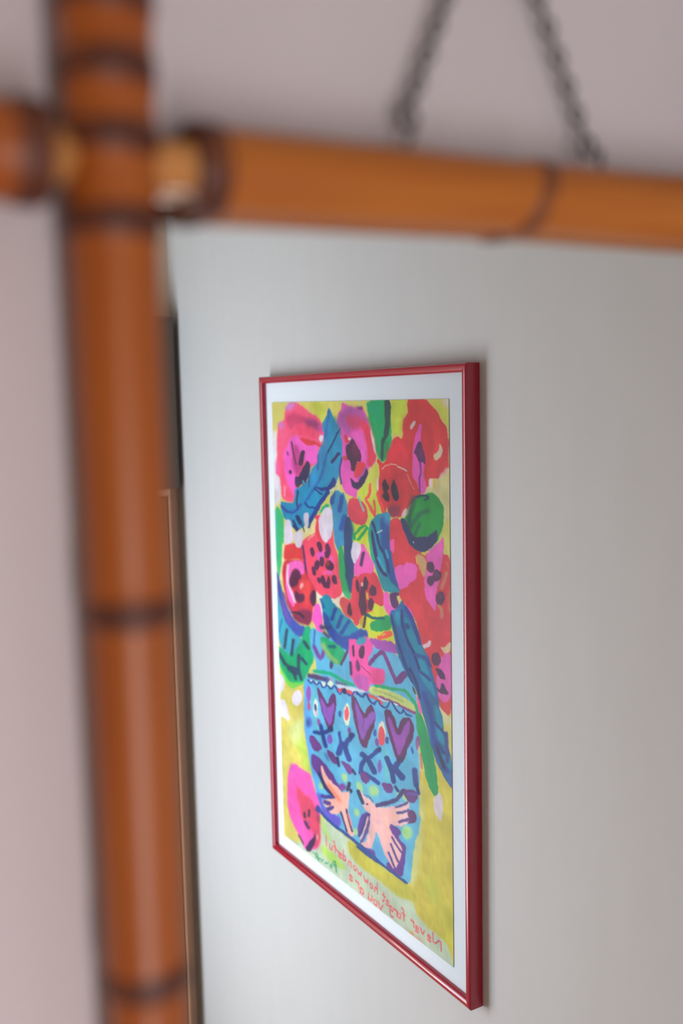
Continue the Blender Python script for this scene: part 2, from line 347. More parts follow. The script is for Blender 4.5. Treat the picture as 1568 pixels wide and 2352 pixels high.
# the print: a fine sheet whose painted colours are stored per vertex
SHAPES = """212,206,110 6 100 1 229,-2 456,0 455,29 434,57 414,41 387,17 365,53 339,70 323,45 272,29 228,12
198,212,78 8 80 1 282,5 350,-1 365,45 339,66 298,35
214,208,232 8 100 1 0,97 36,90 22,234 55,254 51,319 4,358 1,246
198,212,78 4 100 1 732,-2 817,-3 810,27 793,51 792,90 742,95 731,80
222,212,226 8 60 1 372,247 427,224 452,282 491,287 451,302 371,277
198,212,78 10 70 1 921,0 965,4 999,40 996,67 962,44 930,15
214,208,216 10 80 1 965,-1 1005,-1 1005,31 976,15
216,210,158 5 100 1 864,250 911,205 1005,177 1003,362 944,368 975,271
208,206,115 8 100 1 960,324 1004,293 1002,391 973,396 941,369
198,212,78 3 100 1 491,275 613,229 617,200 661,176 665,207 651,257 681,313 649,323 616,366 595,426 516,435
205,214,60 3 100 1 516,358 617,345 624,367 586,412 563,416 518,409
218,216,165 6 100 1 190,397 290,358 293,404 206,434
226,218,205 4 100 1 266,585 326,604 398,603 449,566 456,582 427,602 430,627 355,626 310,668 294,634
214,204,112 5 100 1 -7,953 205,904 190,1020 194,1120 225,1235 256,1349 -43,1455
186,214,92 20 90 1 177,1091 208,1195 216,1238 188,1235 161,1209 149,1155 97,1148 109,1110
200,215,160 20 80 1 71,1073 170,1036 167,1093 116,1142 67,1144
216,190,96 14 60 1 138,926 186,908 180,1022 124,1014
224,220,244 2 100 1 164,971 154,987 138,1000 118,1007 101,1006 92,998 92,984 101,968 118,955 138,948 154,949 164,957
220,216,240 3 100 1 -11,925 30,921 42,932 30,977 -15,997
220,216,240 3 100 1 -16,1016 45,1006 72,1064 59,1074 11,1070 -20,1071
200,189,74 4 100 1 832,1032 928,947 1007,915 1005,1063 1002,1496 972,1444 894,1442 820,1427 817,1394 763,1382 808,1353 817,1233 855,1142
206,204,120 10 90 1 845,1038 870,1029 872,1123 855,1139 846,1142
202,206,148 8 80 1 836,1120 869,1109 860,1207 821,1348 795,1351 814,1244
190,205,80 20 60 1 891,1271 941,1308 927,1370 864,1330
186,192,70 20 50 1 937,1366 995,1303 996,1480 957,1442
216,215,172 4 100 1 943,798 961,802 976,820 999,819 1003,837 966,842 952,832
206,198,214 3 100 1 911,1063 936,1036 957,1038 960,1074 953,1104 941,1118 919,1101
186,202,186 3 100 1 -10,1505 127,1483 275,1427 270,1336 392,1342 666,1364 505,1361 814,1396 820,1427 894,1442 972,1444 1004,1508 986,1513 499,1513 650,1505 428,1503
198,192,72 6 100 1 442,1356 483,1343 592,1348 666,1360 657,1360 784,1355 818,1359 830,1393 797,1397 735,1416 656,1410 581,1407 503,1404 628,1410 513,1408 453,1391
176,214,96 10 85 1 275,1427 328,1427 438,1444 413,1463 353,1467 274,1457
176,214,120 10 80 1 271,1332 288,1335 347,1391 321,1403 278,1372
210,196,110 8 80 1 -3,1388 57,1416 128,1461 102,1492 17,1497
180,165,150 14 50 1 652,1542 760,1493 861,1492 893,1510 828,1511 725,1519
214,56,76 2 100 1 711,355 723,324 776,319 814,388 868,402 944,398 979,394 1000,395 999,601 1001,715 1001,785 987,815 943,798 923,741 887,677 856,628 832,578 751,536 726,439
222,60,96 24 50 1 942,524 999,463 998,610 955,628 895,603
246,92,140 4 100 1 42,68 91,59 93,29 133,3 184,2 228,19 267,37 319,45 343,66 357,90 349,122 318,147 312,184 272,203 245,219 178,271 149,303 133,324 100,326 56,318 51,250 12,234 30,178 34,112
204,132,214 8 100 1 98,20 128,2 175,2 155,18 107,33
204,132,214 8 80 1 37,66 86,61 90,85 46,90
208,68,122 10 100 1 102,42 164,31 227,50 288,58 330,70 338,90 312,94 252,79 189,67 151,86 104,85
150,66,142 14 80 1 226,54 279,54 326,64 334,82 295,78 243,71
205,80,185 8 70 1 309,74 351,74 352,94 325,98
240,78,128 10 100 1 171,71 252,75 312,98 319,119 259,112 187,107 160,92
236,100,208 5 100 1 126,114 160,103 205,115 249,135 314,131 312,184 272,196 220,182 181,215 151,260 159,292 144,303 112,275 85,242 74,194 75,163 111,136
250,110,200 8 70 1 17,196 40,189 51,248 14,232
216,58,76 3 100 1 187,113 250,117 315,127 336,134 349,123 337,143 293,132 240,139 214,125
190,62,142 10 80 1 158,127 185,151 211,172 209,203 171,241 139,217 137,174
120,50,88 0 100 0 131,130 134,138 139,155 145,173 154,191 158,200 160,201 165,202 169,200 170,198 165,189 157,171 151,154 146,137 143,129 141,127 136,126 132,128
78,44,88 1 100 0 199,158 181,195 183,200 193,202 204,201 211,196 228,160 227,155 217,152 206,153
64,52,100 2 100 1 242,181 264,193 258,218 239,242 216,256 178,273 155,272 152,238 180,237 199,219 219,199
78,44,88 2 100 0 112,225 114,230 118,233 126,233 133,231 135,227 133,222 128,219 121,219 114,221
140,60,140 2 100 0 101,163 105,172 108,173 112,174 116,172 117,170 113,161 110,160 105,160 102,161
90,60,120 2 100 0 212,253 201,272 203,277 211,279 222,278 228,274 238,254 236,249 228,247 218,248
60,170,190 1 100 0 204,251 210,259 213,261 217,260 220,259 221,257 214,249 212,248 207,248 204,249
222,214,240 3 100 1 350,113 346,118 340,121 333,122 326,120 323,116 323,111 327,107 333,103 341,103 347,104 350,108
240,170,190 3 80 0 73,277 71,308 73,310 76,310 80,309 82,308 84,277 82,275 79,275 75,276
232,96,200 3 100 1 433,65 442,39 463,26 464,4 506,16 551,22 577,13 592,26 612,56 633,89 646,123 656,156 644,175 608,195 607,214 569,247 546,260 545,279 523,281 465,269 450,232 444,203 461,163 460,100
172,86,168 10 100 1 442,41 475,26 502,16 559,20 588,30 602,56 568,71 522,87 484,92 441,69
110,60,110 5 80 1 588,20 586,23 579,25 570,25 560,24 554,23 551,20 554,18 561,16 570,15 579,16 586,18
205,66,118 14 90 1 486,41 576,45 612,67 619,86 575,75 553,87 515,80 492,64
228,62,100 5 100 1 569,56 612,67 646,119 656,156 622,189 597,184 609,154 596,101 572,75
232,100,205 6 90 1 515,87 549,94 582,101 606,139 590,173 572,159 544,121
214,62,88 3 100 1 476,96 510,111 502,123 478,123
214,62,88 3 100 1 461,159 489,164 488,173 465,176
235,215,225 3 100 1 515,110 513,113 510,114 506,115 502,114 499,113 498,111 499,109 502,107 506,106 510,107 513,108
84,44,84 2 100 1 488,127 510,121 516,105 536,118 558,140 572,159 568,174 546,173 541,198 533,206 510,204 511,176 488,168 484,142
130,46,88 12 70 1 521,118 544,127 561,155 542,169 520,161
222,66,84 2 100 1 545,177 572,172 597,182 586,202 547,225 525,215
62,44,92 2 100 1 504,220 524,231 547,234 578,216 597,190 611,203 596,228 562,251 539,257 512,246
160,80,185 3 100 0 563,226 570,219 585,207 594,198 597,193 598,191 598,189 595,188 591,188 588,190 587,192 584,197 576,205 562,217 554,223 554,225 556,227 560,227
210,66,92 2 100 1 597,306 603,327 594,346 571,358 540,360 510,352 489,335 483,314 493,294 517,282 547,280 577,289
190,60,90 14 40 0 492,305 537,349 543,351 552,350 558,346 557,342 513,299 506,296 498,297 492,301
38,145,195 2 100 1 389,16 406,41 441,75 461,108 465,153 460,178 439,213 426,248 388,266 328,303 296,334 273,364 245,385 208,395 171,412 124,410 116,384 67,384 45,346 46,322 90,329 133,327 149,301 155,277 197,270 234,251 267,211 312,184 318,147 353,126 354,100 341,70 364,55
70,135,195 10 70 1 363,94 380,73 378,125 333,184 315,207 317,158 349,126
60,150,215 10 50 1 263,211 303,189 319,205 287,256 255,279
40,100,175 4 80 0 381,29 378,39 371,59 364,79 356,101 353,111 354,114 359,115 364,114 367,112 370,101 378,80 385,60 392,40 395,30 394,27 390,26 384,27
40,100,175 4 85 0 360,157 354,170 342,194 329,217 313,237 294,255 272,272 248,290 222,308 209,318 208,321 211,323 218,324 224,321 237,312 262,293 286,275 309,258 329,239 345,219 359,196 370,171 376,158 375,155 370,154 364,155
35,60,120 0 100 0 448,81 440,89 423,104 404,122 383,142 372,153 371,155 374,156 378,156 381,155 392,144 413,124 432,106 449,91 457,83 458,82 455,80 451,80
50,50,105 1 100 0 434,153 393,180 391,184 394,187 401,187 407,185 449,158 451,155 447,152 441,151
45,62,135 2 100 1 416,224 426,244 400,263 342,277 286,264 278,262 321,263 363,260 389,244
45,58,118 1 100 0 283,273 327,286 331,286 335,284 336,282 334,281 289,268 285,268 281,269 280,271
45,58,118 2 100 0 167,284 165,292 159,308 158,323 162,338 164,345 166,347 170,347 174,346 175,344 173,336 169,322 170,307 176,292 178,284 177,282 174,282 170,282
55,80,170 4 100 0 48,346 57,350 77,359 102,363 131,362 160,352 187,336 200,328 202,325 199,322 193,322 187,323 174,331 148,347 127,354 108,355 90,352 72,344 62,339 56,339 49,340 45,343
30,70,150 2 100 0 216,321 220,324 230,331 251,334 281,334 295,333 300,332 303,330 301,328 297,327 283,327 255,327 239,325 231,320 227,317 223,316 218,317 215,319
38,68,150 2 100 0 360,272 348,281 324,298 303,314 287,329 270,345 251,361 242,369 240,375 247,378 258,378 267,374 276,366 295,349 312,334 327,319 347,304 370,287 382,279 385,273 379,269 369,269
30,60,130 2 100 0 262,359 236,396 236,398 240,399 245,399 248,396 275,360 274,358 271,357 266,357
40,60,120 2 100 0 150,373 170,391 178,394 190,392 198,387 197,382 178,365 169,362 157,363 149,368
45,58,118 2 100 0 127,384 149,409 154,410 160,410 164,407 164,404 142,380 138,379 132,379 127,382
45,58,118 2 100 0 131,406 149,417 158,419 169,417 175,412 173,408 155,396 146,394 135,396 129,401
45,58,118 1 100 0 190,393 208,413 210,414 214,414 216,412 216,411 199,391 197,390 193,390 191,392
65,62,142 3 90 0 453,168 449,179 440,200 439,220 445,237 448,245 451,247 455,247 458,245 459,243 456,235 450,219 451,200 460,179 464,169 464,167 460,166 456,166
50,80,160 4 70 0 307,164 305,209 307,211 311,212 315,211 316,209 318,164 317,162 313,161 309,162
20,130,160 6 50 0 414,51 448,98 453,100 459,100 463,97 463,94 430,48 425,46 419,45 415,48
40,80,160 3 70 0 248,229 243,267 245,269 248,269 252,268 254,266 258,228 257,227 253,226 249,227
0,170,110 1 100 1 606,2 698,-2 732,-1 732,62 734,108 721,139 703,158 686,173 658,156 649,100 619,48 609,26
0,172,150 16 60 1 620,7 663,8 661,63 634,41
60,140,90 6 80 0 608,50 616,61 631,83 643,109 653,138 658,153 661,155 667,156 672,154 673,151 668,136 658,106 646,80 630,58 623,47 619,45 613,45 608,47
70,130,80 6 70 0 698,117 683,157 684,162 691,164 699,162 703,159 718,118 716,114 710,112 702,113
52,84,86 2 100 1 694,-2 732,-1 730,55 719,95 694,118 689,169 674,164 677,118 695,96 702,44
220,205,215 2 100 1 620,71 645,111 656,156 637,138
216,54,66 2 100 1 813,-2 900,-1 930,19 961,47 990,70 999,110 998,172 985,188 941,203 908,205 908,226 864,250 849,261 810,289 790,314 743,320 723,320 703,292 699,311 678,313 665,286 648,259 667,220 668,181 654,174 658,159 686,175 703,163 711,139 728,129 735,109 759,98 791,106 789,55 816,35
235,56,84 16 80 1 749,104 788,112 813,132 825,174 812,189 774,169 720,163 721,135
198,62,72 10 60 0 792,51 792,61 791,81 797,101 808,119 813,127 818,130 826,130 833,127 833,123 828,114 817,97 812,80 813,61 813,51 810,47 803,45 795,47
192,50,70 12 70 0 878,65 887,72 904,87 913,105 913,130 914,143 917,147 925,149 932,146 935,142 934,129 933,103 923,81 905,65 896,58 889,55 881,56 876,60
190,52,72 12 70 0 976,104 975,116 972,140 961,159 943,175 933,183 931,188 936,192 943,192 950,189 960,181 980,163 992,141 995,116 996,104 994,100 987,98 980,99
196,60,70 16 50 0 830,35 842,35 865,33 890,38 922,51 939,58 945,59 951,57 953,53 949,50 933,43 900,29 867,23 840,24 827,25 821,27 819,31 823,34
230,64,58 14 60 0 934,69 937,78 944,96 942,111 930,126 924,133 924,138 929,141 937,141 943,138 949,130 962,113 964,94 957,75 954,66 949,62 941,62 935,64
190,44,66 14 70 1 691,225 746,191 792,215 804,258 764,293 713,292
205,62,78 8 60 0 681,222 691,214 709,199 727,194 749,196 772,205 793,220 806,235 810,250 812,258 815,260 821,261 827,259 828,255 826,247 821,231 807,214 784,198 757,188 726,185 697,193 676,210 667,218 665,221 669,224 675,224
216,205,214 1 100 1 847,55 850,60 831,81 824,72 834,60
234,90,200 2 100 1 868,63 882,65 874,105 884,130 892,165 886,200 902,233 871,249 849,219 831,202 833,132 849,93
98,38,105 2 100 1 869,106 856,114 845,131 839,139 851,145 860,159 882,167 894,170 890,139 878,113
160,55,150 8 60 1 870,124 882,137 882,153 867,145
125,50,138 1 100 0 865,162 866,170 868,184 867,196 862,205 861,218 863,233 864,241 865,243 868,243 871,242 872,240 871,233 869,217 870,205 875,196 876,184 874,169 873,162 872,160 869,160 866,161
216,204,188 1 100 1 960,109 970,128 969,143 948,157 933,153 930,141 951,132
222,190,100 1 100 0 931,143 937,155 938,155 940,155 941,155 941,154 936,142 935,141 933,141 931,142
228,190,185 0 100 0 683,191 691,187 706,179 725,176 748,177 760,178 761,178 762,177 762,177 761,176 749,175 725,174 704,177 688,185 680,189 680,190 680,191 681,191
216,190,190 0 100 0 759,182 766,183 778,184 789,186 798,191 803,193 806,193 808,193 809,191 808,190 803,187 793,183 781,180 768,178 761,178 758,178 756,180 757,181
216,180,180 0 100 0 807,199 810,203 816,213 824,222 834,231 838,236 839,236 840,236 841,236 841,235 836,230 827,221 819,212 813,203 810,198 809,197 808,197 807,198
222,200,205 1 100 1 656,219 665,211 662,258 651,249
212,196,190 4 80 1 944,203 962,189 998,170 998,184 976,195
60,34,60 1 100 1 695,213 708,229 721,243 708,248 721,267 717,278 700,280 679,264 690,256 679,229
54,34,62 1 100 1 739,213 752,232 771,260 764,271 741,275 731,257 725,237
130,44,82 8 85 1 703,296 737,286 774,287 770,307 746,322 719,317
222,205,215 1 100 1 797,289 804,288 801,312 773,317 783,301
226,205,222 2 100 1 908,207 926,204 926,223 912,229
220,180,70 4 100 0 930,206 929,225 930,226 933,227 936,226 938,224 938,205 937,204 934,203 931,204
236,84,84 1 100 0 612,236 610,245 606,262 599,271 587,277 589,288 604,301 615,311 624,319 628,323 633,325 639,324 643,321 642,318 638,314 629,306 618,296 604,284 602,279 613,275 621,263 626,245 628,236 626,233 621,232 615,233
232,84,84 1 100 0 631,281 632,287 636,298 636,309 634,320 633,326 634,328 638,329 642,328 644,325 645,320 648,308 647,296 644,285 642,280 640,278 636,278 632,279
232,70,76 1 100 0 647,264 651,269 658,279 666,291 676,304 681,310 685,312 691,312 696,309 696,306 691,300 681,286 672,275 666,265 662,260 658,258 652,259 648,261
205,200,96 5 90 1 621,213 657,180 660,208 641,235 623,261
110,200,180 3 100 0 551,280 554,285 559,295 565,304 573,313 576,317 579,318 582,317 585,316 585,314 582,310 574,302 568,293 563,283 561,278 558,276 555,276 552,278
0,156,66 1 100 1 849,262 886,245 923,239 952,251 975,271 972,312 960,341 941,365 902,393 871,400 836,396 814,388 801,373 789,353 773,331 773,320 789,320 816,303 839,271
48,56,112 1 100 1 773,320 788,318 809,335 840,367 878,362 921,347 942,332 946,349 938,366 902,393 871,400 836,396 814,388 801,373 789,353 773,331
42,80,84 8 85 0 829,259 824,267 816,282 809,296 804,310 803,324 808,337 810,343 815,346 824,346 831,343 832,338 830,332 826,321 826,309 831,297 837,284 846,269 850,262 849,257 843,254 834,255
24,100,84 6 85 0 901,283 891,286 869,292 849,304 834,319 827,327 826,331 830,333 836,333 842,330 849,323 863,309 878,300 897,295 907,292 911,289 912,285 907,283
36,70,110 2 100 0 851,261 860,258 878,253 891,252 900,254 901,254 894,256 890,258 887,260 887,262 890,263 894,263 899,261 910,257 908,249 894,245 876,247 856,252 847,255 843,257 843,260 846,261
24,90,84 5 80 0 857,325 834,360 834,362 838,364 843,363 846,361 869,327 869,324 865,322 860,323
215,210,220 0 100 1 838,378 838,380 836,381 835,381 833,381 832,380 832,379 832,378 833,377 835,376 837,376 838,377
62,192,130 3 100 1 -1,356 35,344 67,382 68,417 52,508 37,555 25,593 6,564 -6,470
80,186,186 8 90 1 -3,356 17,359 8,491 7,546 -6,515
226,206,168 3 100 0 51,470 49,483 46,509 41,534 32,558 26,576 22,588 21,594 23,596 29,597 35,595 39,592 40,586 44,574 50,557 58,533 64,508 67,482 68,469 66,466 60,465 54,467
10,172,128 3 100 1 308,352 326,326 370,306 382,319 339,331
52,142,192 3 100 1 383,295 396,274 425,266 465,271 487,295 486,327 488,369 466,425 425,454 406,425 399,385 397,345 386,315
42,84,166 3 100 0 391,275 382,306 384,311 393,313 402,311 407,306 417,275 414,271 406,269 397,271
42,84,166 3 100 0 444,282 428,327 430,331 438,333 447,331 452,327 468,282 466,278 458,276 449,277
42,84,166 4 100 0 454,341 433,378 434,384 443,387 456,385 464,379 485,343 484,337 474,334 462,336
206,210,90 2 100 0 425,250 415,259 394,275 371,292 348,309 336,317 335,319 336,321 340,321 344,320 356,311 379,294 402,277 423,261 433,253 434,251 432,249 429,249
20,158,92 3 100 1 430,439 450,426 461,459 474,528 496,563 497,589 452,576 431,544 424,484
60,180,150 6 80 1 453,566 492,568 497,589 460,581
44,72,128 2 100 1 477,346 497,336 516,358 514,414 521,482 517,532 508,571 485,561 466,519 459,460 464,379
30,130,150 6 70 0 502,356 504,362 510,373 511,385 507,399 506,406 507,408 511,409 516,408 519,405 520,398 524,384 523,371 517,359 515,353 512,352 507,352 503,354
70,60,140 8 60 0 506,474 506,534 508,536 513,536 518,535 520,532 520,472 518,470 513,469 508,471
10,162,90 1 100 0 528,393 539,386 560,372 575,365 584,362 590,361 594,358 595,355 591,353 585,354 580,355 567,359 549,368 528,382 517,389 515,392 517,394 522,395
10,162,90 1 100 0 551,404 560,398 577,386 591,375 600,368 605,364 606,360 603,358 597,358 592,360 587,364 578,372 564,381 547,394 538,400 536,404 539,406 545,407
10,162,90 1 100 0 515,392 518,404 521,406 527,406 532,404 533,401 530,389 527,387 521,387 516,389
238,80,116 2 100 1 206,436 288,406 281,376 282,355 313,348 398,365 398,406 409,445 425,464 428,524 449,566 436,583 398,603 356,603 326,604 287,599 262,584 236,568 200,547 184,503 59,512 67,473 101,465 149,471 187,453
214,64,70 4 100 1 67,471 126,456 187,458 207,503 137,508 54,526
214,64,80 6 80 1 286,354 308,352 313,423 347,438 321,441 288,413
214,60,84 8 50 1 408,466 428,476 428,524 449,566 436,583 398,603 394,591 416,559
228,214,165 4 100 0 212,431 226,424 255,411 276,395 289,376 295,367 294,364 289,362 281,363 276,366 270,375 259,393 241,406 215,418 201,424 197,428 198,431 205,432
240,170,160 3 100 0 237,437 278,416 280,414 279,412 275,412 271,413 230,434 228,436 229,438 233,438
214,206,230 2 100 1 339,327 369,320 394,329 393,351 400,377 386,409 351,433 322,422 308,396 307,365 325,349
214,206,230 2 100 1 205,363 215,352 247,351 235,399 219,405
214,206,230 2 100 1 82,381 116,384 128,422 136,444 111,462 77,469 65,458 70,417
214,206,230 2 100 1 142,421 189,408 202,426 196,448 177,472 149,468 136,446
236,100,208 4 100 1 276,475 320,464 348,456 336,479 305,498
236,100,208 4 100 1 366,477 392,466 398,500 378,490
244,104,190 4 100 1 321,526 360,517 398,514 385,527 342,536
92,46,88 2 100 1 276,467 277,475 274,482 267,486 258,486 250,481 245,474 244,466 247,459 254,455 263,456 271,460
92,46,88 2 100 1 326,444 328,453 325,461 318,465 309,464 300,460 294,452 292,443 295,436 302,432 311,432 320,437
92,46,88 2 100 1 380,447 381,456 378,464 370,468 361,468 352,463 346,454 345,445 348,437 356,433 365,433 374,439
92,46,88 2 100 1 373,466 370,472 364,478 355,480 347,480 341,476 339,470 342,463 348,458 357,455 365,456 371,460
92,46,88 2 100 1 280,528 280,536 276,542 270,545 263,545 257,540 253,533 253,526 257,519 263,516 270,517 276,521
92,46,88 2 100 1 309,507 306,515 299,522 289,526 279,525 272,520 270,512 273,504 281,497 290,493 300,494 307,499
92,46,88 2 100 1 336,493 334,502 328,510 320,513 312,512 307,506 305,497 308,488 314,480 322,477 329,478 335,484
92,46,88 2 100 1 397,493 399,501 394,509 382,515 368,517 354,515 345,509 343,501 349,493 360,487 375,485 389,487
92,46,88 2 100 1 344,553 346,563 343,571 336,576 328,575 319,570 313,561 311,551 314,543 321,538 329,539 338,544
92,46,88 2 100 1 375,550 373,559 369,566 363,569 357,567 353,562 352,554 354,545 358,538 364,535 370,537 374,542
92,46,88 2 100 1 371,563 368,569 360,574 349,577 338,577 331,575 328,570 331,564 339,559 350,556 360,556 368,559
92,46,88 2 100 1 314,552 318,556 317,561 313,564 306,565 298,564 291,561 287,557 288,552 292,549 299,547 307,548
92,46,88 2 100 1 414,537 415,545 411,552 404,556 395,556 388,552 383,544 383,536 387,529 394,526 402,526 410,530
200,70,70 5 70 1 370,495 368,499 364,503 359,505 353,504 349,502 348,498 350,494 354,490 359,488 365,489 369,491
88,50,122 3 100 0 188,460 191,471 197,493 203,518 208,545 211,559 213,561 219,561 224,559 225,556 223,543 217,515 212,490 206,468 203,457 200,456 195,455 190,457
212,58,82 3 100 1 64,520 193,505 218,553 262,579 279,592 277,631 249,657 247,696 219,714 144,718 102,697 71,652 49,610 42,555
244,112,210 3 100 1 88,522 193,507 207,546 181,560 135,538 105,564 89,598 121,622 134,653 123,675 90,656 68,619 66,570
232,208,232 5 90 0 79,536 77,548 71,573 75,595 88,614 102,631 118,648 126,656 130,657 137,656 141,654 141,651 133,643 118,626 104,609 92,591 88,570 93,547 96,535 94,532 88,532 82,533
98,42,82 5 100 1 105,564 145,537 175,546 187,571 162,574 156,590 112,612 89,598
98,42,82 4 100 1 136,611 168,621 206,611 203,634 171,652 139,650 128,632
222,76,78 8 80 1 162,574 218,566 258,569 233,616 218,649 194,666 206,611 174,614
240,180,190 5 100 1 193,591 188,596 181,600 174,601 170,600 168,596 170,591 176,586 183,582 189,581 194,582 195,586
78,44,78 4 100 1 238,613 261,590 279,596 277,631 265,651 241,636
124,44,84 8 90 1 107,700 175,669 222,663 249,667 247,696 214,717 144,721
60,40,70 3 100 0 107,695 119,693 142,690 159,690 174,695 182,697 188,697 194,695 196,692 193,689 185,687 168,683 146,682 120,686 108,687 102,689 99,692 101,695
140,60,140 6 80 0 39,638 45,645 57,659 73,674 94,689 105,696 110,697 116,695 120,692 120,690 109,682 88,668 72,654 61,640 55,633 51,631 44,632 39,635
62,166,198 4 100 1 0,629 24,682 47,722 142,763 170,763 168,803 80,839 20,833 -5,791 -5,699
66,88,182 4 100 1 2,555 29,602 51,655 102,703 149,724 203,721 199,753 151,766 104,757 47,722 20,672 2,629
128,84,184 10 80 0 20,669 28,677 45,694 60,710 74,724 81,732 86,733 95,732 101,728 101,724 94,717 80,702 65,687 49,670 41,662 35,660 26,661 20,665
180,120,200 8 70 0 180,762 184,770 188,772 195,771 201,768 202,764 198,756 194,754 187,755 181,758
6,176,122 4 100 1 -5,826 30,831 84,840 154,795 170,769 200,722 237,713 239,758 256,796 247,835 211,872 171,918 113,946 73,948 39,933 11,904 -4,861
64,168,196 14 70 1 39,771 75,753 151,762 154,795 89,844 35,830
130,216,88 6 100 1 1,899 31,907 60,928 94,932 148,920 205,893 167,917 118,947 78,954 35,934
30,180,160 12 60 1 200,724 237,717 236,746 203,752
46,72,104 4 95 0 56,758 35,824 37,828 44,828 52,826 57,821 78,756 76,752 69,752 61,754
46,72,104 4 95 0 101,784 86,839 88,843 95,843 103,840 108,836 123,781 121,778 113,777 106,780
46,72,104 4 95 0 179,779 211,795 218,796 225,793 230,789 228,786 197,770 190,769 182,772 178,776
46,72,104 4 95 0 159,837 195,851 202,851 209,849 212,845 210,842 174,828 168,828 161,830 157,834
46,72,104 4 95 0 -13,854 2,863 32,883 74,890 121,884 143,881 152,878 157,873 155,869 148,869 126,872 85,878 53,872 25,853 10,843 3,842 -7,845 -13,849
46,72,104 4 95 0 64,895 113,903 127,901 140,895 144,888 138,883 90,875 75,876 62,883 57,891
46,72,104 4 95 0 96,897 114,918 119,920 127,918 133,914 134,910 116,889 111,887 102,889 96,893
46,72,104 4 95 0 138,829 136,841 133,866 136,887 146,902 151,909 157,912 166,910 173,906 174,901 169,894 160,879 157,861 160,837 162,825 159,821 151,821 142,824
48,110,165 5 80 0 25,730 2,775 3,777 7,778 12,777 15,774 38,729 37,727 33,726 28,727
242,96,204 3 100 1 282,630 307,638 319,666 317,709 309,732 281,724 252,695 246,674 263,648
226,224,206 4 90 0 280,606 286,613 299,627 308,642 313,659 316,667 319,669 325,669 329,666 331,664 328,655 322,638 313,622 300,608 294,601 290,599 285,600 280,603
98,184,228 1 100 1 237,715 308,721 474,742 578,711 619,703 760,703 779,727 799,757 828,773 840,796 836,824 841,907 852,979 847,1056 846,1117 855,1142 842,1180 817,1233 810,1284 796,1347 778,1355 658,1352 505,1348 592,1350 475,1333 371,1334 280,1322 245,1305 252,1249 226,1223 213,1193 194,1120 173,1069 181,999 177,902 215,880 280,843 225,770
92,160,240 12 70 1 181,910 223,900 214,1080 254,1203 276,1308 226,1223 194,1120 175,1069
110,196,190 16 60 1 227,921 258,925 288,1060 330,1092 287,1082 236,1008
110,208,200 16 80 1 668,986 696,1006 701,1083 676,1087
110,196,200 20 50 1 525,1118 628,1127 626,1168 536,1157
88,160,236 20 50 1 614,870 671,895 677,953 627,926
120,190,235 20 50 1 621,751 729,702 779,727 745,763 638,787
80,160,230 14 70 1 604,1293 634,1296 672,1352 636,1353
122,72,162 5 100 0 245,781 251,787 264,799 277,808 294,814 319,802 330,784 334,776 333,771 326,770 317,772 311,777 306,785 297,801 303,801 298,797 287,789 275,777 268,772 261,770 251,772 245,777
60,100,185 4 100 0 259,724 252,775 253,777 256,777 260,775 262,773 269,722 267,721 264,721 260,722
80,70,110 4 100 1 380,809 378,817 373,824 367,827 361,826 357,821 356,814 358,806 363,799 369,796 375,797 379,802
28,150,184 3 100 1 335,592 369,599 385,613 418,624 450,636 489,649 516,659 543,670 577,665 587,687 522,710 498,725 465,747 425,747 384,730 351,713 322,687 320,645 308,615
44,78,170 5 100 1 324,650 354,660 378,687 410,702 443,711 491,693 531,674 577,663 592,675 587,687 522,710 490,734 465,747 417,747 367,729 343,709 323,683
34,74,160 3 100 0 390,631 368,666 368,671 375,673 384,671 390,666 412,631 412,627 405,625 396,627
34,74,160 3 100 0 427,648 400,686 400,690 407,692 416,690 422,686 448,648 448,644 441,642 433,643
34,74,160 3 100 0 472,655 425,698 424,703 429,706 437,705 445,701 490,658 492,654 487,651 479,651
58,58,110 6 90 0 308,711 360,702 369,699 373,694 370,690 361,689 309,698 300,701 295,706 299,710
58,58,110 5 80 0 317,723 347,733 355,733 362,730 366,725 363,722 333,713 326,713 318,716 314,720
30,80,160 4 80 0 301,617 322,642 326,643 331,642 336,639 336,637 315,612 312,611 306,612 302,614
20,172,120 3 100 1 305,735 333,732 384,739 425,741 457,757 448,780 427,801 389,805 348,792 318,773 302,750
156,184,110 8 90 0 303,762 311,769 329,783 353,794 383,800 398,804 407,803 416,799 419,794 415,790 400,787 372,781 351,771 335,758 327,751 319,749 309,752 302,757
20,100,130 4 100 0 356,762 390,757 397,754 401,751 399,747 393,747 359,751 352,754 348,758 350,761
96,62,108 2 100 0 462,749 459,753 452,761 443,774 430,790 424,798 423,801 427,803 434,801 438,798 445,790 458,774 467,762 473,753 477,749 477,746 473,744 466,745
214,76,92 3 100 1 431,591 456,584 495,590 528,555 551,557 546,588 551,658 501,647 477,647 438,625 425,607
84,44,66 2 100 1 515,615 512,626 504,635 493,640 483,639 476,632 474,621 477,610 485,601 495,596 505,597 512,604
204,208,52 2 100 1 532,610 591,561 630,580 666,582 694,596 715,608 734,663 706,684 649,687 590,679 591,663 553,664 542,648
190,150,60 8 80 1 540,614 566,614 569,655 546,663
214,58,84 2 100 1 513,517 571,493 619,479 648,494 675,529 684,565 673,582 627,576 619,601 581,617 555,630 530,662 507,654 494,596 504,544
240,96,188 2 100 1 558,415 570,409 595,430 620,452 634,477 611,495 571,497 544,513 517,508 518,480 546,449
214,208,232 2 100 1 509,412 540,410 562,416 561,438 538,462 518,480 503,454
84,48,100 3 100 0 565,438 549,475 550,479 556,480 563,479 567,475 584,438 582,434 577,433 570,434
84,42,78 3 100 1 550,543 577,524 583,572 589,600 574,622 555,626 540,598
92,44,80 1 100 1 598,524 596,535 590,544 582,548 574,546 569,539 567,529 569,518 575,510 583,506 591,508 596,514
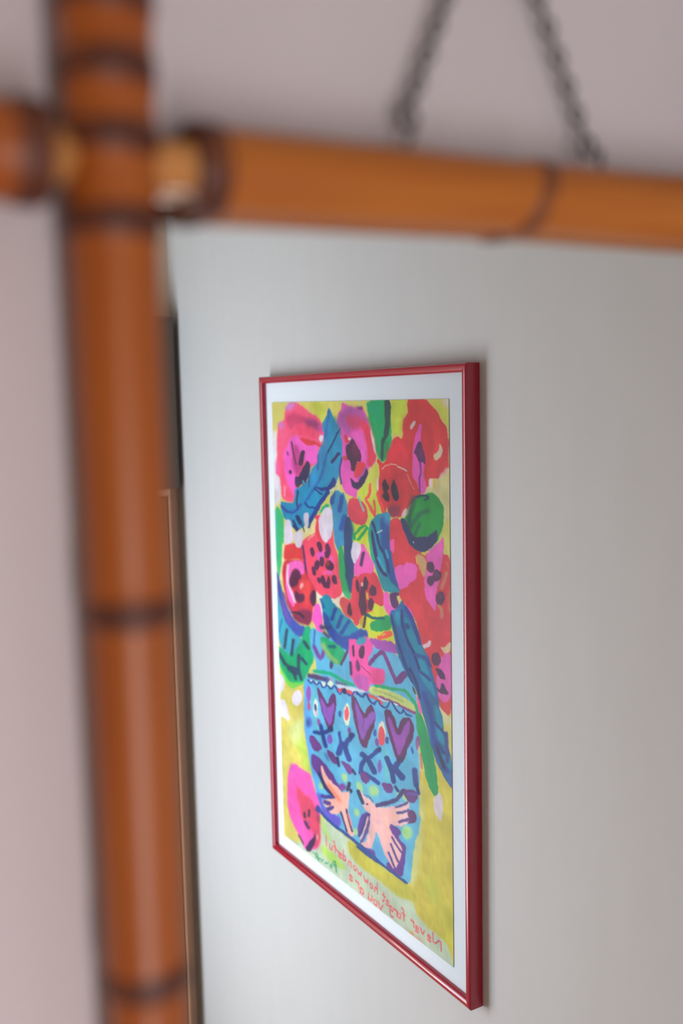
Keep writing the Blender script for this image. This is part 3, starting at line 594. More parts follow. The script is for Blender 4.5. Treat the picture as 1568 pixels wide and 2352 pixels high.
92,44,80 1 100 1 644,539 641,547 633,554 622,558 611,558 603,553 600,546 604,537 612,530 623,526 634,527 642,531
92,44,80 1 100 1 548,537 549,547 547,555 542,559 535,558 529,551 525,542 524,532 527,523 532,520 538,521 544,527
92,44,80 1 100 1 567,591 563,600 556,606 548,609 542,607 539,601 540,593 545,585 552,578 560,576 566,577 569,583
92,44,80 1 100 1 626,581 622,591 615,599 607,602 599,601 594,594 594,585 598,575 605,567 614,564 622,566 626,572
225,190,80 2 100 0 585,554 589,571 591,572 595,572 598,571 599,569 595,552 593,551 590,551 586,552
225,200,210 2 100 1 569,531 568,535 566,538 563,539 561,539 559,536 558,532 559,528 561,525 564,524 567,524 568,527
80,50,70 1 100 0 575,616 573,622 569,633 565,644 562,653 560,658 561,660 566,661 570,659 573,657 575,652 578,643 581,632 586,621 588,615 587,612 583,612 578,613
0,160,95 1 100 1 603,641 622,630 665,618 690,601 713,600 719,635 678,651 606,660
22,96,112 1 100 0 585,622 595,624 616,626 641,624 665,618 677,616 682,613 684,610 681,607 675,608 664,610 641,616 622,617 603,615 593,613 587,614 582,617 581,621
240,90,76 1 100 1 639,668 653,667 678,652 714,640 724,655 685,668 645,681
225,190,60 1 100 1 690,654 689,656 685,658 679,661 673,662 669,663 666,662 667,660 671,658 677,656 683,654 688,654
242,86,178 3 100 1 478,708 513,705 552,694 579,681 616,694 619,713 588,748 602,769 675,759 682,773 672,803 648,814 597,818 585,845 566,852 520,848 501,834 482,816 480,751
212,70,140 8 80 1 591,776 675,759 680,778 670,803 649,812 593,817
190,92,190 10 85 1 493,819 549,799 594,803 587,842 566,852 524,847
60,160,190 4 100 1 529,694 579,685 578,701 551,716 521,716
88,42,88 1 100 1 571,733 567,744 559,753 550,757 542,756 538,749 538,738 542,727 550,718 559,714 567,716 571,722
120,55,130 2 100 1 544,777 544,786 541,794 534,798 527,798 520,793 516,785 516,776 519,768 526,763 533,764 540,769
88,42,88 2 100 0 498,727 499,757 501,759 506,759 510,757 512,754 511,724 509,722 505,722 500,724
88,50,110 3 100 0 477,782 482,816 484,818 490,818 496,815 498,812 493,778 490,776 484,776 479,779
110,44,100 0 100 0 548,778 600,794 601,794 603,794 604,793 603,792 551,776 549,776 548,776 547,777
160,76,178 3 100 1 594,684 642,679 734,669 760,699 712,705 641,708 605,696
118,58,132 2 100 0 660,707 649,713 628,726 610,739 596,752 589,759 587,764 592,767 601,766 608,762 615,755 627,743 643,732 662,720 672,714 677,710 675,705 668,705
128,60,142 2 100 0 667,717 676,726 693,746 709,764 724,780 732,787 737,789 745,787 750,783 750,779 742,771 727,755 711,738 694,718 686,709 681,707 673,708 667,712
114,54,135 2 100 0 762,782 792,756 797,747 791,741 778,742 765,748 734,774 729,783 735,789 748,788
30,140,176 2 100 1 613,345 653,317 706,307 723,315 715,354 717,391 726,439 732,464 752,489 763,516 758,528 710,533 682,537 661,508 644,481 620,452 607,413 604,375
46,80,164 5 90 1 671,319 712,325 713,355 720,400 729,455 758,498 763,519 731,513 711,489 691,460 668,397
70,155,205 10 70 1 681,313 723,313 712,347 688,338
30,58,118 3 100 0 621,346 627,355 639,372 647,388 652,402 663,415 678,428 691,445 700,468 705,480 708,481 713,481 717,479 717,477 713,465 703,442 690,423 674,411 665,399 660,385 651,369 639,351 633,342 630,341 625,341 621,343
56,48,118 3 100 0 608,372 613,384 622,409 630,432 636,452 652,470 675,485 686,492 692,493 699,491 703,488 701,484 690,477 668,463 654,447 648,428 640,405 631,380 627,368 623,365 616,365 609,368
40,164,190 3 100 0 648,446 681,478 685,480 690,479 694,476 693,473 661,441 657,440 651,441 648,443
40,160,200 3 100 0 691,418 701,437 703,438 707,438 710,437 711,434 701,415 698,414 695,414 691,415
0,170,120 4 100 0 606,363 606,375 605,398 610,420 620,442 625,452 628,454 632,453 636,451 637,449 632,439 621,418 617,396 618,374 618,362 616,360 612,359 608,361
225,225,220 0 100 0 653,373 678,361 679,360 678,359 677,359 675,359 650,371 649,372 650,373 651,373
36,154,176 4 90 1 651,488 694,488 724,503 751,514 761,523 682,535
232,100,202 2 100 1 895,399 938,373 965,354 975,352 974,377 964,416 955,438 955,458 939,489 933,508 939,525 929,551 899,531 881,505 882,473 895,443
236,100,202 1 100 1 732,462 760,449 786,446 806,436 838,434 854,446 845,478 798,503 765,521 752,499
236,90,170 2 100 1 717,384 741,380 741,407 730,423 720,410
204,164,122 4 100 1 845,413 861,403 892,413 895,443 882,473 860,447
226,214,90 2 100 1 864,401 895,397 894,411
222,205,90 2 100 0 843,416 849,435 850,436 852,436 853,435 854,434 848,415 847,414 845,414 843,415
92,40,88 1 100 1 931,429 933,437 930,444 922,449 912,450 902,447 895,441 893,433 896,426 904,421 914,420 924,423
92,40,88 1 100 1 958,456 951,464 941,470 930,471 922,468 919,462 921,453 929,445 939,439 950,438 958,441 961,447
92,40,88 1 100 1 928,470 923,478 915,483 906,486 898,484 894,479 894,471 899,464 906,458 916,456 923,457 928,463
92,40,88 1 100 1 977,510 972,519 962,527 950,530 939,528 933,522 933,513 939,503 949,496 961,493 971,495 977,502
92,40,88 1 100 1 956,672 953,682 945,690 934,695 924,695 916,690 913,680 916,670 924,661 935,657 945,657 953,663
140,55,130 6 70 1 946,452 945,455 942,458 938,460 934,459 932,457 931,454 932,450 935,447 939,446 942,446 945,448
140,55,130 6 60 1 965,507 963,510 961,513 957,515 953,514 950,512 949,509 950,505 953,502 957,501 961,501 964,503
196,150,122 5 90 0 978,439 975,445 969,456 963,468 957,480 954,486 954,489 958,490 963,489 967,487 970,480 976,468 982,457 988,446 991,440 990,437 986,436 981,436
208,160,120 4 80 0 942,536 945,537 950,540 952,546 953,556 953,561 955,564 961,564 966,562 968,558 968,553 967,542 963,534 956,530 953,528 948,527 943,529 940,533
204,130,100 6 70 0 988,491 986,540 987,542 991,542 996,540 997,538 999,489 998,487 994,486 990,488
220,150,130 4 60 0 978,414 987,428 989,429 991,429 993,427 994,426 985,411 983,410 981,411 979,412
238,98,200 2 100 1 680,537 706,535 712,570 736,568 757,557 757,565 739,583 711,605 691,589 677,572
98,46,116 2 100 1 706,535 761,525 757,537 747,542 759,559 746,572 722,572 713,557
236,100,208 1 100 0 788,557 794,560 805,564 813,570 819,577 823,581 824,581 827,581 829,579 829,578 825,574 819,567 810,561 798,556 793,554 790,554 788,555 787,556
220,200,220 2 100 1 869,655 878,648 913,631 913,641 884,659
216,196,162 2 100 1 952,637 970,639 999,615 999,641 975,659 966,650
205,150,90 3 80 0 839,594 843,603 850,620 858,635 866,648 869,654 871,654 873,654 874,653 874,652 870,646 863,634 855,619 848,601 844,592 843,591 841,592 839,593
226,100,196 2 100 1 954,663 1002,641 1002,758 973,787 940,777 932,739 939,702
84,42,96 1 100 1 927,702 957,698 974,717 971,724 950,725 935,713
84,42,96 1 100 1 932,750 950,755 953,738 965,733 980,748 990,754 968,764 941,762
214,60,76 1 100 1 940,780 967,790 1004,758 1002,792 987,817 964,809 943,796
92,40,88 1 100 1 956,672 953,682 945,690 934,695 924,695 916,690 913,680 916,670 924,661 935,657 945,657 953,663
28,106,172 1 100 1 715,583 736,576 750,570 774,542 787,556 810,569 829,582 847,621 866,650 884,665 902,683 911,708 923,733 938,761 946,806 961,829 966,864 976,861 986,903 1001,934 1000,1004 991,1006 964,989 928,956 904,917 889,875 868,837 853,802 828,773 799,757 779,735 766,719 760,714 746,696 734,661 721,635 711,599
12,146,184 4 92 1 789,585 809,601 831,624 847,639 872,658 890,680 833,681 808,647 787,614
12,146,184 4 92 1 839,694 877,693 893,708 902,724 892,730 858,727
12,146,184 4 92 1 854,722 895,728 917,741 931,784 895,764 860,745
12,146,184 4 92 1 922,794 946,810 963,843 960,865 930,850
12,146,184 4 92 1 930,848 966,871 971,907 935,890
12,146,184 4 92 1 946,920 968,924 995,923 1000,960 968,953
12,146,184 4 92 1 736,581 763,577 762,628 735,610
50,160,210 10 50 1 736,580 767,571 763,599 739,604
34,52,122 3 100 0 766,575 766,583 766,600 772,619 784,641 798,660 816,676 831,693 843,713 849,722 852,724 856,723 859,721 860,718 854,708 841,689 826,671 809,655 794,637 783,616 778,597 777,581 777,573 776,571 771,571 767,572
34,60,130 3 100 0 713,599 717,608 725,626 735,647 748,673 763,699 779,724 795,744 809,759 816,767 819,768 824,767 827,765 826,762 819,754 805,739 790,719 774,695 759,669 747,644 736,622 728,605 724,596 721,594 717,595 713,597
52,66,156 3 100 0 782,565 789,570 801,580 814,593 826,611 837,628 846,645 851,653 855,655 862,654 867,651 868,647 863,638 854,622 843,605 831,587 818,572 804,562 798,557 792,556 785,558 781,562
34,52,120 3 100 0 800,732 808,739 824,752 836,769 846,790 850,801 853,803 857,802 861,800 862,797 857,786 848,764 835,746 819,733 811,726 808,725 803,727 800,729
30,70,150 3 100 0 856,730 900,743 905,743 909,741 911,738 909,735 865,722 860,723 856,725 854,728
34,70,156 6 100 0 865,788 874,800 891,825 901,853 905,883 915,911 930,935 945,953 960,967 967,974 973,975 981,973 986,968 985,963 978,956 963,943 949,925 934,903 925,876 921,845 910,817 894,792 885,779 880,777 872,778 866,783
34,60,140 3 100 0 919,851 926,855 940,861 950,866 958,869 961,871 965,871 970,869 972,866 971,864 967,862 959,859 949,854 936,847 929,844 925,844 920,846 918,849
30,66,150 3 100 0 926,904 959,926 963,926 969,924 972,920 971,917 939,896 934,895 928,897 925,901
60,76,156 3 100 0 967,867 969,877 971,897 973,916 972,934 972,943 974,945 980,945 985,942 987,938 987,929 988,911 986,892 984,872 982,862 980,860 974,860 969,863
46,44,92 4 100 0 927,912 959,964 962,965 966,964 969,961 970,959 937,907 935,906 930,907 927,909
30,80,150 3 100 0 831,691 844,689 868,687 884,690 893,699 899,704 903,705 908,703 912,700 911,697 906,692 895,682 874,678 847,680 834,682 829,684 826,687 827,690
26,70,130 4 100 1 812,611 811,616 805,621 798,623 792,623 787,620 785,616 787,611 792,606 799,604 806,604 811,606
70,100,175 8 70 1 964,981 1000,961 1000,1004 991,1006
70,50,62 1 100 1 815,772 828,780 842,795 827,793
230,92,180 1 100 1 839,794 853,802 868,840 858,847 843,821
0,158,98 1 100 1 836,834 862,844 886,876 910,925 931,981 937,1017 931,1049 914,1052 889,1033 871,992 856,940 844,906 835,883
10,140,90 5 60 0 869,881 873,899 882,933 891,968 900,1002 904,1019 906,1020 909,1020 912,1018 913,1015 909,998 900,964 891,930 883,895 878,878 876,877 873,877 870,879
0,166,130 3 100 0 251,864 274,860 317,853 352,849 380,850 409,852 438,855 465,855 488,853 499,852 506,850 511,846 511,842 504,841 494,842 473,843 449,843 421,840 391,838 360,837 322,841 277,848 254,852 246,855 241,860 243,864
200,210,140 5 90 1 212,865 244,856 252,867 297,859 306,866 234,876
92,70,128 4 100 0 216,888 234,886 270,882 303,878 331,875 345,874 356,870 363,864 361,859 352,858 338,860 310,863 278,866 242,870 224,872 212,875 205,881 207,886
110,80,140 4 80 0 397,867 450,863 457,861 462,857 461,854 456,853 403,857 396,858 391,862 391,866
70,100,180 3 80 0 333,864 328,882 329,885 334,885 340,883 343,879 348,861 347,859 342,858 336,860
190,170,200 6 70 0 350,864 367,869 374,869 382,865 385,861 382,858 366,853 358,853 350,856 347,861
222,234,222 3 100 1 242,892 240,895 235,898 228,900 221,901 216,900 214,899 216,896 222,893 228,891 235,890 240,891
222,234,222 3 100 1 283,889 280,892 273,895 264,898 255,899 249,899 246,897 249,894 256,890 265,887 274,886 280,886
222,234,222 3 100 1 329,883 326,888 319,893 309,897 298,898 291,896 289,893 292,888 299,883 309,879 319,878 327,879
222,234,222 3 100 1 383,871 380,876 372,881 361,885 350,887 342,885 339,881 342,876 350,870 362,866 373,865 381,867
200,214,236 3 100 1 395,867 509,854 571,850 567,857 520,867 399,877
216,72,92 2 100 1 399,879 432,873 481,868 520,871 488,883 407,888
194,208,128 3 100 1 597,824 681,815 757,816 827,823 836,847 776,845 708,841 585,851
120,130,80 4 60 0 614,835 631,834 663,831 704,830 752,831 776,831 778,831 779,830 779,829 778,828 754,828 706,827 665,828 632,831 616,832 614,833 612,834 613,835
140,60,130 3 100 0 645,849 666,849 707,848 738,848 762,849 788,850 816,851 830,851 834,850 837,848 837,845 835,844 821,844 793,844 767,843 743,841 711,841 670,842 650,842 645,844 642,846 642,849
222,84,92 2 100 0 581,861 594,861 620,861 638,863 650,865 656,867 662,866 667,864 669,860 667,858 660,856 647,853 627,852 601,851 588,851 582,853 577,856 577,860
220,220,236 1 100 0 639,855 654,854 685,851 710,850 731,850 741,850 744,849 745,848 745,846 744,846 733,846 713,846 687,848 656,850 641,851 639,851 637,853 637,854
0,162,112 1 100 0 629,823 644,821 675,817 707,813 740,808 763,804 775,802 785,804 798,811 811,817 823,823 831,832 836,843 838,849 841,851 847,850 852,847 853,843 850,838 846,825 836,816 823,809 810,803 797,795 781,792 765,795 743,799 710,803 678,807 647,812 632,814 625,816 622,820 623,823
40,70,160 1 100 0 205,900 210,902 223,906 239,903 243,896 245,897 258,902 276,898 285,890 289,891 302,900 321,899 335,889 342,888 355,894 374,889 385,878 390,880 403,894 421,896 435,886 442,882 446,881 457,883 476,889 497,882 507,868 517,867 540,875 562,873 572,861 576,862 586,872 599,878 612,879 619,879 623,878 626,876 626,874 624,873 618,873 606,872 595,867 584,856 567,858 557,869 547,869 524,860 500,865 489,880 482,882 465,877 451,874 438,877 427,884 420,891 413,889 400,875 381,874 367,886 362,887 350,881 331,884 318,894 311,893 299,885 280,885 270,894 266,895 253,890 236,893 231,900 231,899 221,895 215,893 211,893 206,895 203,898
38,66,150 1 100 0 519,871 527,872 544,875 562,868 570,858 573,859 585,870 597,877 610,879 626,874 636,864 640,864 649,872 662,875 680,873 696,863 706,849 711,849 724,860 738,868 753,872 768,867 775,856 777,851 777,849 775,849 771,850 768,852 766,857 761,866 758,866 746,863 733,855 719,844 700,847 688,862 678,868 667,869 657,867 648,859 632,861 620,871 613,873 605,871 594,865 582,853 564,854 554,866 548,868 534,866 526,865 522,865 519,867 517,870
38,66,150 1 100 0 773,859 776,860 783,864 793,865 806,864 811,863 815,862 817,860 816,858 814,858 808,858 797,859 789,858 783,856 780,854 777,854 773,855 772,857
50,44,90 3 100 1 461,875 458,879 452,884 444,887 436,888 430,886 428,882 430,878 436,873 445,870 453,869 459,871
146,84,180 3 100 1 230,938 227,952 220,964 211,970 202,968 196,960 194,947 197,933 204,921 214,916 222,917 228,925
190,80,140 5 100 1 223,980 221,989 216,996 210,1000 204,999 200,994 199,986 201,977 206,970 212,966 218,967 222,972
214,214,214 4 100 1 274,974 272,989 265,1002 257,1008 249,1006 243,996 242,982 245,966 251,954 260,948 268,950 273,959
50,64,130 3 100 1 267,975 267,981 265,986 260,989 255,989 250,986 247,981 247,975 250,970 254,966 260,966 264,969
200,150,180 4 80 1 269,990 268,996 265,1001 261,1003 258,1003 255,999 255,994 256,988 259,983 262,981 266,982 268,985
214,222,200 3 100 1 477,943 474,962 466,978 456,985 447,983 440,971 438,953 441,934 449,919 459,911 469,914 475,925
224,90,110 2 100 1 472,940 469,953 464,963 457,968 450,966 445,959 444,948 446,935 452,925 459,920 466,922 470,929
50,90,170 2 100 1 426,954 426,960 423,965 418,969 413,968 409,965 406,960 407,953 410,948 415,945 420,945 424,948
130,80,160 3 100 1 292,1016 293,1024 290,1031 285,1035 277,1036 270,1032 265,1026 264,1018 266,1011 272,1006 280,1006 287,1009
125,86,190 3 100 1 365,1051 364,1060 358,1069 349,1074 340,1075 332,1070 328,1063 330,1053 336,1045 344,1040 354,1039 361,1043
120,80,170 3 100 1 482,993 483,999 481,1004 477,1008 471,1008 465,1006 461,1001 461,994 463,989 467,985 473,985 478,988
96,120,200 6 100 1 233,1033 229,1043 220,1053 208,1058 197,1059 189,1054 186,1045 190,1035 199,1025 210,1020 222,1019 230,1024
60,90,170 5 100 1 215,1038 213,1044 208,1049 202,1052 196,1052 192,1049 190,1044 192,1038 197,1033 203,1030 209,1030 213,1033
214,216,206 2 100 1 678,946 675,965 666,981 656,989 645,987 638,976 636,958 639,939 647,923 658,915 668,917 676,929
224,80,98 1 100 1 675,955 673,971 665,984 656,991 646,990 640,980 638,965 641,949 648,936 658,929 667,931 673,940
50,90,180 2 100 1 628,959 626,965 622,970 618,973 614,972 612,968 612,963 614,957 618,952 622,950 626,950 628,954
50,80,165 2 100 1 697,963 695,969 692,974 687,977 682,977 678,974 677,968 678,962 682,957 687,954 692,954 696,957
135,84,178 2 100 1 641,983 641,990 637,996 632,1000 626,1000 622,996 619,990 620,983 623,976 628,973 634,973 639,976
125,90,190 4 100 1 655,1051 653,1062 648,1071 642,1076 636,1075 632,1068 631,1058 633,1047 638,1038 644,1034 649,1035 653,1041
60,90,180 1 100 1 821,955 822,960 820,964 818,966 814,966 811,963 809,959 809,954 810,949 813,947 816,947 819,950
140,66,150 2 100 1 852,925 850,935 847,944 842,948 837,946 833,940 832,930 834,920 838,911 843,907 847,908 851,915
172,214,150 6 90 1 452,1148 453,1154 450,1161 444,1166 435,1167 428,1166 423,1161 421,1155 424,1148 431,1143 439,1142 447,1143
172,214,150 6 90 1 636,1126 637,1135 629,1145 616,1153 602,1158 588,1158 581,1152 581,1143 588,1133 601,1125 616,1120 629,1121
172,214,150 6 90 1 454,1144 454,1150 450,1156 443,1161 434,1164 426,1163 421,1159 421,1153 425,1147 432,1142 441,1140 449,1141
172,214,150 6 90 1 543,1147 546,1157 543,1166 535,1172 525,1174 515,1171 508,1163 505,1154 509,1145 516,1138 526,1136 536,1140
172,214,150 6 90 1 520,1235 521,1241 517,1248 511,1253 503,1255 495,1254 490,1249 489,1243 492,1236 499,1231 507,1229 515,1230
172,214,150 6 90 1 299,1223 299,1229 295,1235 288,1240 279,1243 270,1242 265,1238 265,1232 269,1226 276,1221 285,1218 294,1219
172,214,150 6 90 1 809,1191 810,1202 804,1213 792,1222 778,1227 765,1226 756,1219 755,1208 761,1196 773,1187 788,1183 801,1184
172,214,150 6 90 1 511,1299 512,1305 509,1311 502,1316 494,1319 487,1317 482,1313 481,1307 484,1301 491,1296 498,1294 506,1295
172,214,150 6 90 1 747,1104 747,1107 745,1111 742,1113 737,1114 733,1114 731,1112 731,1109 733,1106 737,1104 741,1102 745,1103
172,214,150 6 90 1 793,1092 795,1100 792,1108 784,1114 775,1116 766,1114 760,1108 759,1099 762,1091 769,1085 779,1083 787,1086
120,205,90 8 70 1 783,1201 782,1204 777,1208 771,1211 765,1213 760,1212 759,1210 760,1206 765,1202 771,1199 777,1198 782,1198
196,90,90 3 80 0 852,957 856,997 857,998 860,997 863,996 864,994 860,954 859,953 856,953 853,955
214,160,60 3 90 0 849,1008 847,1029 848,1031 851,1031 854,1029 855,1027 858,1005 856,1004 854,1004 851,1006
225,170,90 3 80 0 844,1121 843,1135 843,1136 846,1136 848,1135 849,1133 851,1119 850,1118 848,1118 846,1120
220,200,200 3 50 0 838,927 846,981 847,981 849,981 851,980 852,979 843,925 842,924 840,925 839,926
108,56,116 2 100 1 264,905 286,907 316,931 339,947 355,917 377,899 394,907 394,941 377,992 368,1023 337,1027 308,993 284,951
146,92,196 3 100 1 287,935 307,937 340,963 378,928 386,935 374,972 355,1009 340,1009 309,980
96,48,98 2 100 1 484,890 498,878 520,887 561,922 573,900 600,881 618,887 626,917 616,949 593,982 572,1024 538,1022 516,987 490,931
146,88,192 3 100 1 504,889 519,897 564,939 595,907 623,895 622,920 590,952 546,1007 528,977
98,44,104 1 100 1 671,885 686,870 707,874 728,890 743,917 755,891 776,872 803,867 822,879 828,903 808,935 787,968 773,999 752,1015 738,1013 725,994 701,957 681,924
154,78,184 3 100 1 685,897 703,893 727,921 750,940 789,880 806,879 802,910 774,954 752,993 739,990 712,939
104,52,110 4 70 0 521,898 531,908 551,930 557,947 549,961 545,968 545,969 547,969 549,969 550,968 554,960 563,945 556,927 536,906 526,895 524,895 522,895 521,897
36,66,152 3 100 0 245,1069 258,1067 288,1061 318,1050 344,1036 356,1029 362,1024 361,1019 354,1018 345,1022 332,1028 310,1040 288,1048 263,1053 250,1055 240,1059 234,1065 236,1069
36,66,152 3 100 0 278,1033 282,1042 289,1062 297,1077 305,1088 309,1093 316,1095 325,1093 333,1087 334,1082 330,1077 322,1066 314,1052 308,1033 304,1024 299,1021 289,1023 281,1028
34,52,110 4 100 1 374,1017 371,1022 363,1028 352,1032 341,1034 334,1033 331,1029 334,1023 342,1017 353,1013 364,1011 371,1013
36,66,152 3 100 0 398,1022 408,1049 411,1051 418,1050 424,1046 426,1042 417,1015 413,1013 406,1014 400,1018
36,66,152 3 100 0 405,1052 385,1088 386,1095 397,1097 411,1092 421,1084 441,1048 440,1041 429,1039 415,1044
36,66,152 3 100 0 481,1001 468,1012 442,1034 428,1053 432,1065 439,1077 449,1089 454,1095 462,1097 473,1094 482,1087 483,1081 478,1075 468,1063 462,1053 459,1047 467,1036 490,1016 502,1006 506,999 502,995 491,996
34,52,110 3 100 1 491,1008 486,1014 480,1018 473,1020 468,1019 466,1015 468,1010 473,1005 479,1001 486,999 491,1000 492,1003
36,66,152 2 100 0 533,1056 543,1057 561,1061 577,1069 593,1083 601,1090 609,1091 620,1088 628,1081 627,1075 619,1068 602,1054 583,1044 563,1040 554,1038 543,1039 533,1045 529,1052
36,66,152 2 100 0 631,1004 619,1013 597,1031 574,1046 547,1062 528,1082 523,1102 521,1111 523,1115 532,1115 541,1111 546,1104 549,1096 553,1079 564,1067 587,1053 612,1036 636,1018 647,1009 651,1004 648,1000 640,1000
34,52,110 3 100 1 653,1002 651,1006 647,1010 640,1013 634,1014 630,1013 628,1009 630,1004 635,1000 641,997 647,997 652,998
36,66,152 2 100 0 532,1112 544,1111 569,1111 593,1112 617,1114 629,1115 637,1114 644,1109 647,1104 643,1101 631,1100 606,1097 581,1096 556,1097 543,1097 534,1099 527,1105 526,1110
36,66,152 2 100 0 669,1025 675,1031 687,1043 696,1057 701,1073 704,1082 710,1085 720,1083 728,1077 731,1071 728,1062 722,1045 713,1030 700,1017 694,1011 687,1010 677,1013 669,1019
36,66,152 2 100 0 728,1014 723,1020 712,1035 720,1050 742,1058 752,1061 763,1061 775,1055 780,1047 777,1042 767,1038 748,1032 744,1027 751,1020 755,1014 757,1007 750,1004 737,1007
60,50,110 3 100 1 769,1000 767,1005 761,1010 752,1014 743,1015 737,1014 735,1010 737,1005 744,1000 752,996 761,995 767,996
56,72,150 3 100 0 812,1014 818,1056 823,1060 832,1059 841,1053 844,1047 839,1005 834,1001 825,1002 816,1008
36,66,152 2 100 0 827,1050 836,1076 839,1077 845,1076 851,1072 852,1068 843,1043 839,1041 833,1042 828,1046
108,58,138 2 100 1 210,1079 233,1075 269,1085 301,1102 267,1124 231,1123 208,1104
108,58,138 2 100 1 326,1095 364,1093 402,1110 393,1126 359,1127 333,1113
108,58,138 2 100 1 410,1107 460,1101 501,1116 462,1138 438,1124
108,58,138 2 100 1 523,1107 562,1097 590,1110 565,1135 534,1130
108,58,138 2 100 1 647,1101 701,1089 717,1098 704,1120 672,1123
108,58,138 2 100 1 767,1082 837,1066 842,1086 820,1105 790,1113 767,1097
110,90,200 4 80 0 790,1093 833,1081 838,1079 841,1075 839,1073 835,1073 791,1085 786,1088 784,1091 785,1094
45,58,118 2 100 0 719,1094 734,1103 739,1103 745,1100 749,1096 748,1093 733,1085 728,1084 721,1087 718,1091
34,52,110 3 100 0 384,1107 394,1130 398,1132 405,1131 411,1127 412,1123 403,1100 399,1098 392,1100 386,1103
34,52,110 2 100 0 480,1118 494,1126 499,1127 505,1124 509,1121 508,1118 494,1109 490,1109 483,1111 480,1115
60,90,160 6 60 0 308,1118 325,1132 329,1133 336,1131 341,1127 341,1124 324,1109 319,1108 313,1111 308,1114
106,62,152 3 100 1 216,1142 253,1136 289,1141 340,1156 399,1188 426,1196 398,1214 389,1225 337,1243 294,1221 268,1201 223,1187
96,70,190 10 70 0 251,1273 268,1299 275,1300 285,1297 293,1291 295,1286 278,1260 272,1258 261,1261 253,1267
44,48,108 3 100 0 263,1197 270,1205 286,1221 306,1232 331,1239 354,1242 376,1243 387,1243 394,1242 400,1237 402,1233 398,1231 388,1231 367,1230 346,1227 323,1221 304,1210 290,1195 283,1187 277,1186 269,1189 263,1193
72,58,150 4 100 0 286,1270 298,1267 323,1260 345,1254 364,1248 374,1245 383,1241 388,1235 385,1231 377,1232 367,1234 348,1240 326,1246 301,1253 289,1256 279,1261 274,1267 277,1271
104,94,208 6 100 1 273,1282 308,1297 373,1296 415,1290 401,1328 350,1335 285,1320
125,66,165 4 100 1 446,1181 443,1188 435,1195 423,1200 412,1202 404,1200 401,1196 404,1189 413,1182 424,1176 435,1174 444,1176
48,44,86 1 100 0 456,1164 445,1189 446,1192 452,1193 460,1190 465,1185 476,1160 475,1156 468,1156 461,1159
50,40,90 2 100 1 483,1182 481,1186 478,1190 473,1192 468,1193 464,1191 463,1188 465,1184 468,1180 473,1178 478,1177 482,1179
240,184,178 2 100 1 278,1166 292,1159 305,1174 347,1195 398,1199 427,1206 440,1200 461,1189 464,1213 452,1247 462,1270 477,1294 490,1315 471,1335 447,1331 424,1287 408,1269 382,1293 343,1302 308,1288 286,1282 309,1267 388,1239 337,1225 303,1205
250,124,94 8 80 0 321,1218 334,1222 360,1231 379,1238 391,1243 397,1245 403,1245 410,1242 414,1237 413,1234 406,1232 394,1227 375,1221 350,1211 337,1207 331,1207 324,1210 320,1214
84,68,142 2 100 0 301,1284 330,1280 341,1276 348,1270 348,1265 340,1264 312,1268 301,1271 294,1278 294,1283
84,68,142 2 100 0 333,1297 360,1281 367,1275 366,1270 359,1270 349,1273 322,1289 315,1295 316,1300 323,1301
62,48,116 1 100 0 402,1276 407,1282 417,1295 426,1308 434,1322 438,1328 440,1329 444,1328 448,1325 448,1323 444,1316 437,1303 428,1290 418,1277 413,1271 410,1270 406,1271 403,1274
66,48,112 1 100 0 438,1257 441,1264 448,1279 456,1294 466,1307 471,1314 473,1315 478,1314 481,1311 482,1308 477,1302 467,1288 459,1274 453,1259 449,1252 447,1251 443,1252 439,1254
250,130,130 2 80 0 449,1268 466,1296 468,1297 472,1296 475,1294 475,1292 458,1264 456,1263 452,1264 450,1266
98,60,165 3 100 1 545,1225 591,1217 587,1229 559,1274 530,1309 507,1303 520,1260
104,58,158 2 100 1 682,1215 733,1205 754,1215 732,1235 780,1245 773,1279 761,1339 743,1350 672,1352 673,1334 694,1329
108,62,172 3 100 1 529,1335 584,1331 610,1325 617,1356 571,1357 529,1352
100,50,118 2 100 1 786,1141 810,1129 833,1133 832,1150 809,1172 782,1178
234,186,192 1 100 1 512,1177 535,1165 562,1175 608,1176 622,1188 717,1151 797,1107 800,1119 793,1137 786,1149 799,1164 768,1189 730,1204 683,1215 708,1236 763,1261 745,1298 715,1343 691,1331 659,1313 618,1253 606,1288 592,1324 564,1334 529,1339 530,1331 557,1316 582,1259 587,1218 553,1218 542,1202 523,1192
244,188,176 16 70 1 670,1190 720,1168 748,1178 691,1202 668,1238 696,1281 674,1277 654,1231
196,160,176 10 60 0 619,1234 659,1225 665,1223 669,1219 668,1216 664,1216 623,1224 617,1227 614,1231 614,1233
66,56,122 2 100 0 628,1184 647,1175 684,1159 716,1142 741,1126 759,1110 769,1096 774,1090 774,1085 769,1083 760,1086 754,1091 749,1097 741,1109 728,1120 707,1133 679,1148 643,1164 624,1172 616,1178 614,1184 619,1186
44,58,110 2 100 0 507,1176 534,1205 539,1206 547,1203 553,1198 554,1194 527,1165 522,1164 514,1166 507,1171
50,80,150 2 100 0 550,1172 557,1171 572,1169 585,1171 596,1175 601,1177 603,1177 606,1176 607,1175 606,1174 601,1171 589,1167 575,1166 560,1168 552,1169 550,1169 548,1171 548,1172
60,54,104 0 100 1 576,1192 575,1195 573,1197 569,1198 566,1199 563,1199 562,1197 563,1195 566,1193 569,1191 573,1190 575,1191
84,78,150 1 100 0 729,1153 736,1149 751,1142 766,1133 782,1123 790,1118 793,1115 793,1112 789,1111 783,1114 776,1119 761,1128 747,1136 733,1143 726,1146 722,1150 721,1153 724,1154
84,78,150 1 100 0 737,1168 745,1165 762,1158 777,1150 789,1142 794,1138 797,1134 796,1132 791,1131 786,1134 780,1138 771,1144 759,1151 744,1157 735,1160 730,1164 728,1168 731,1169
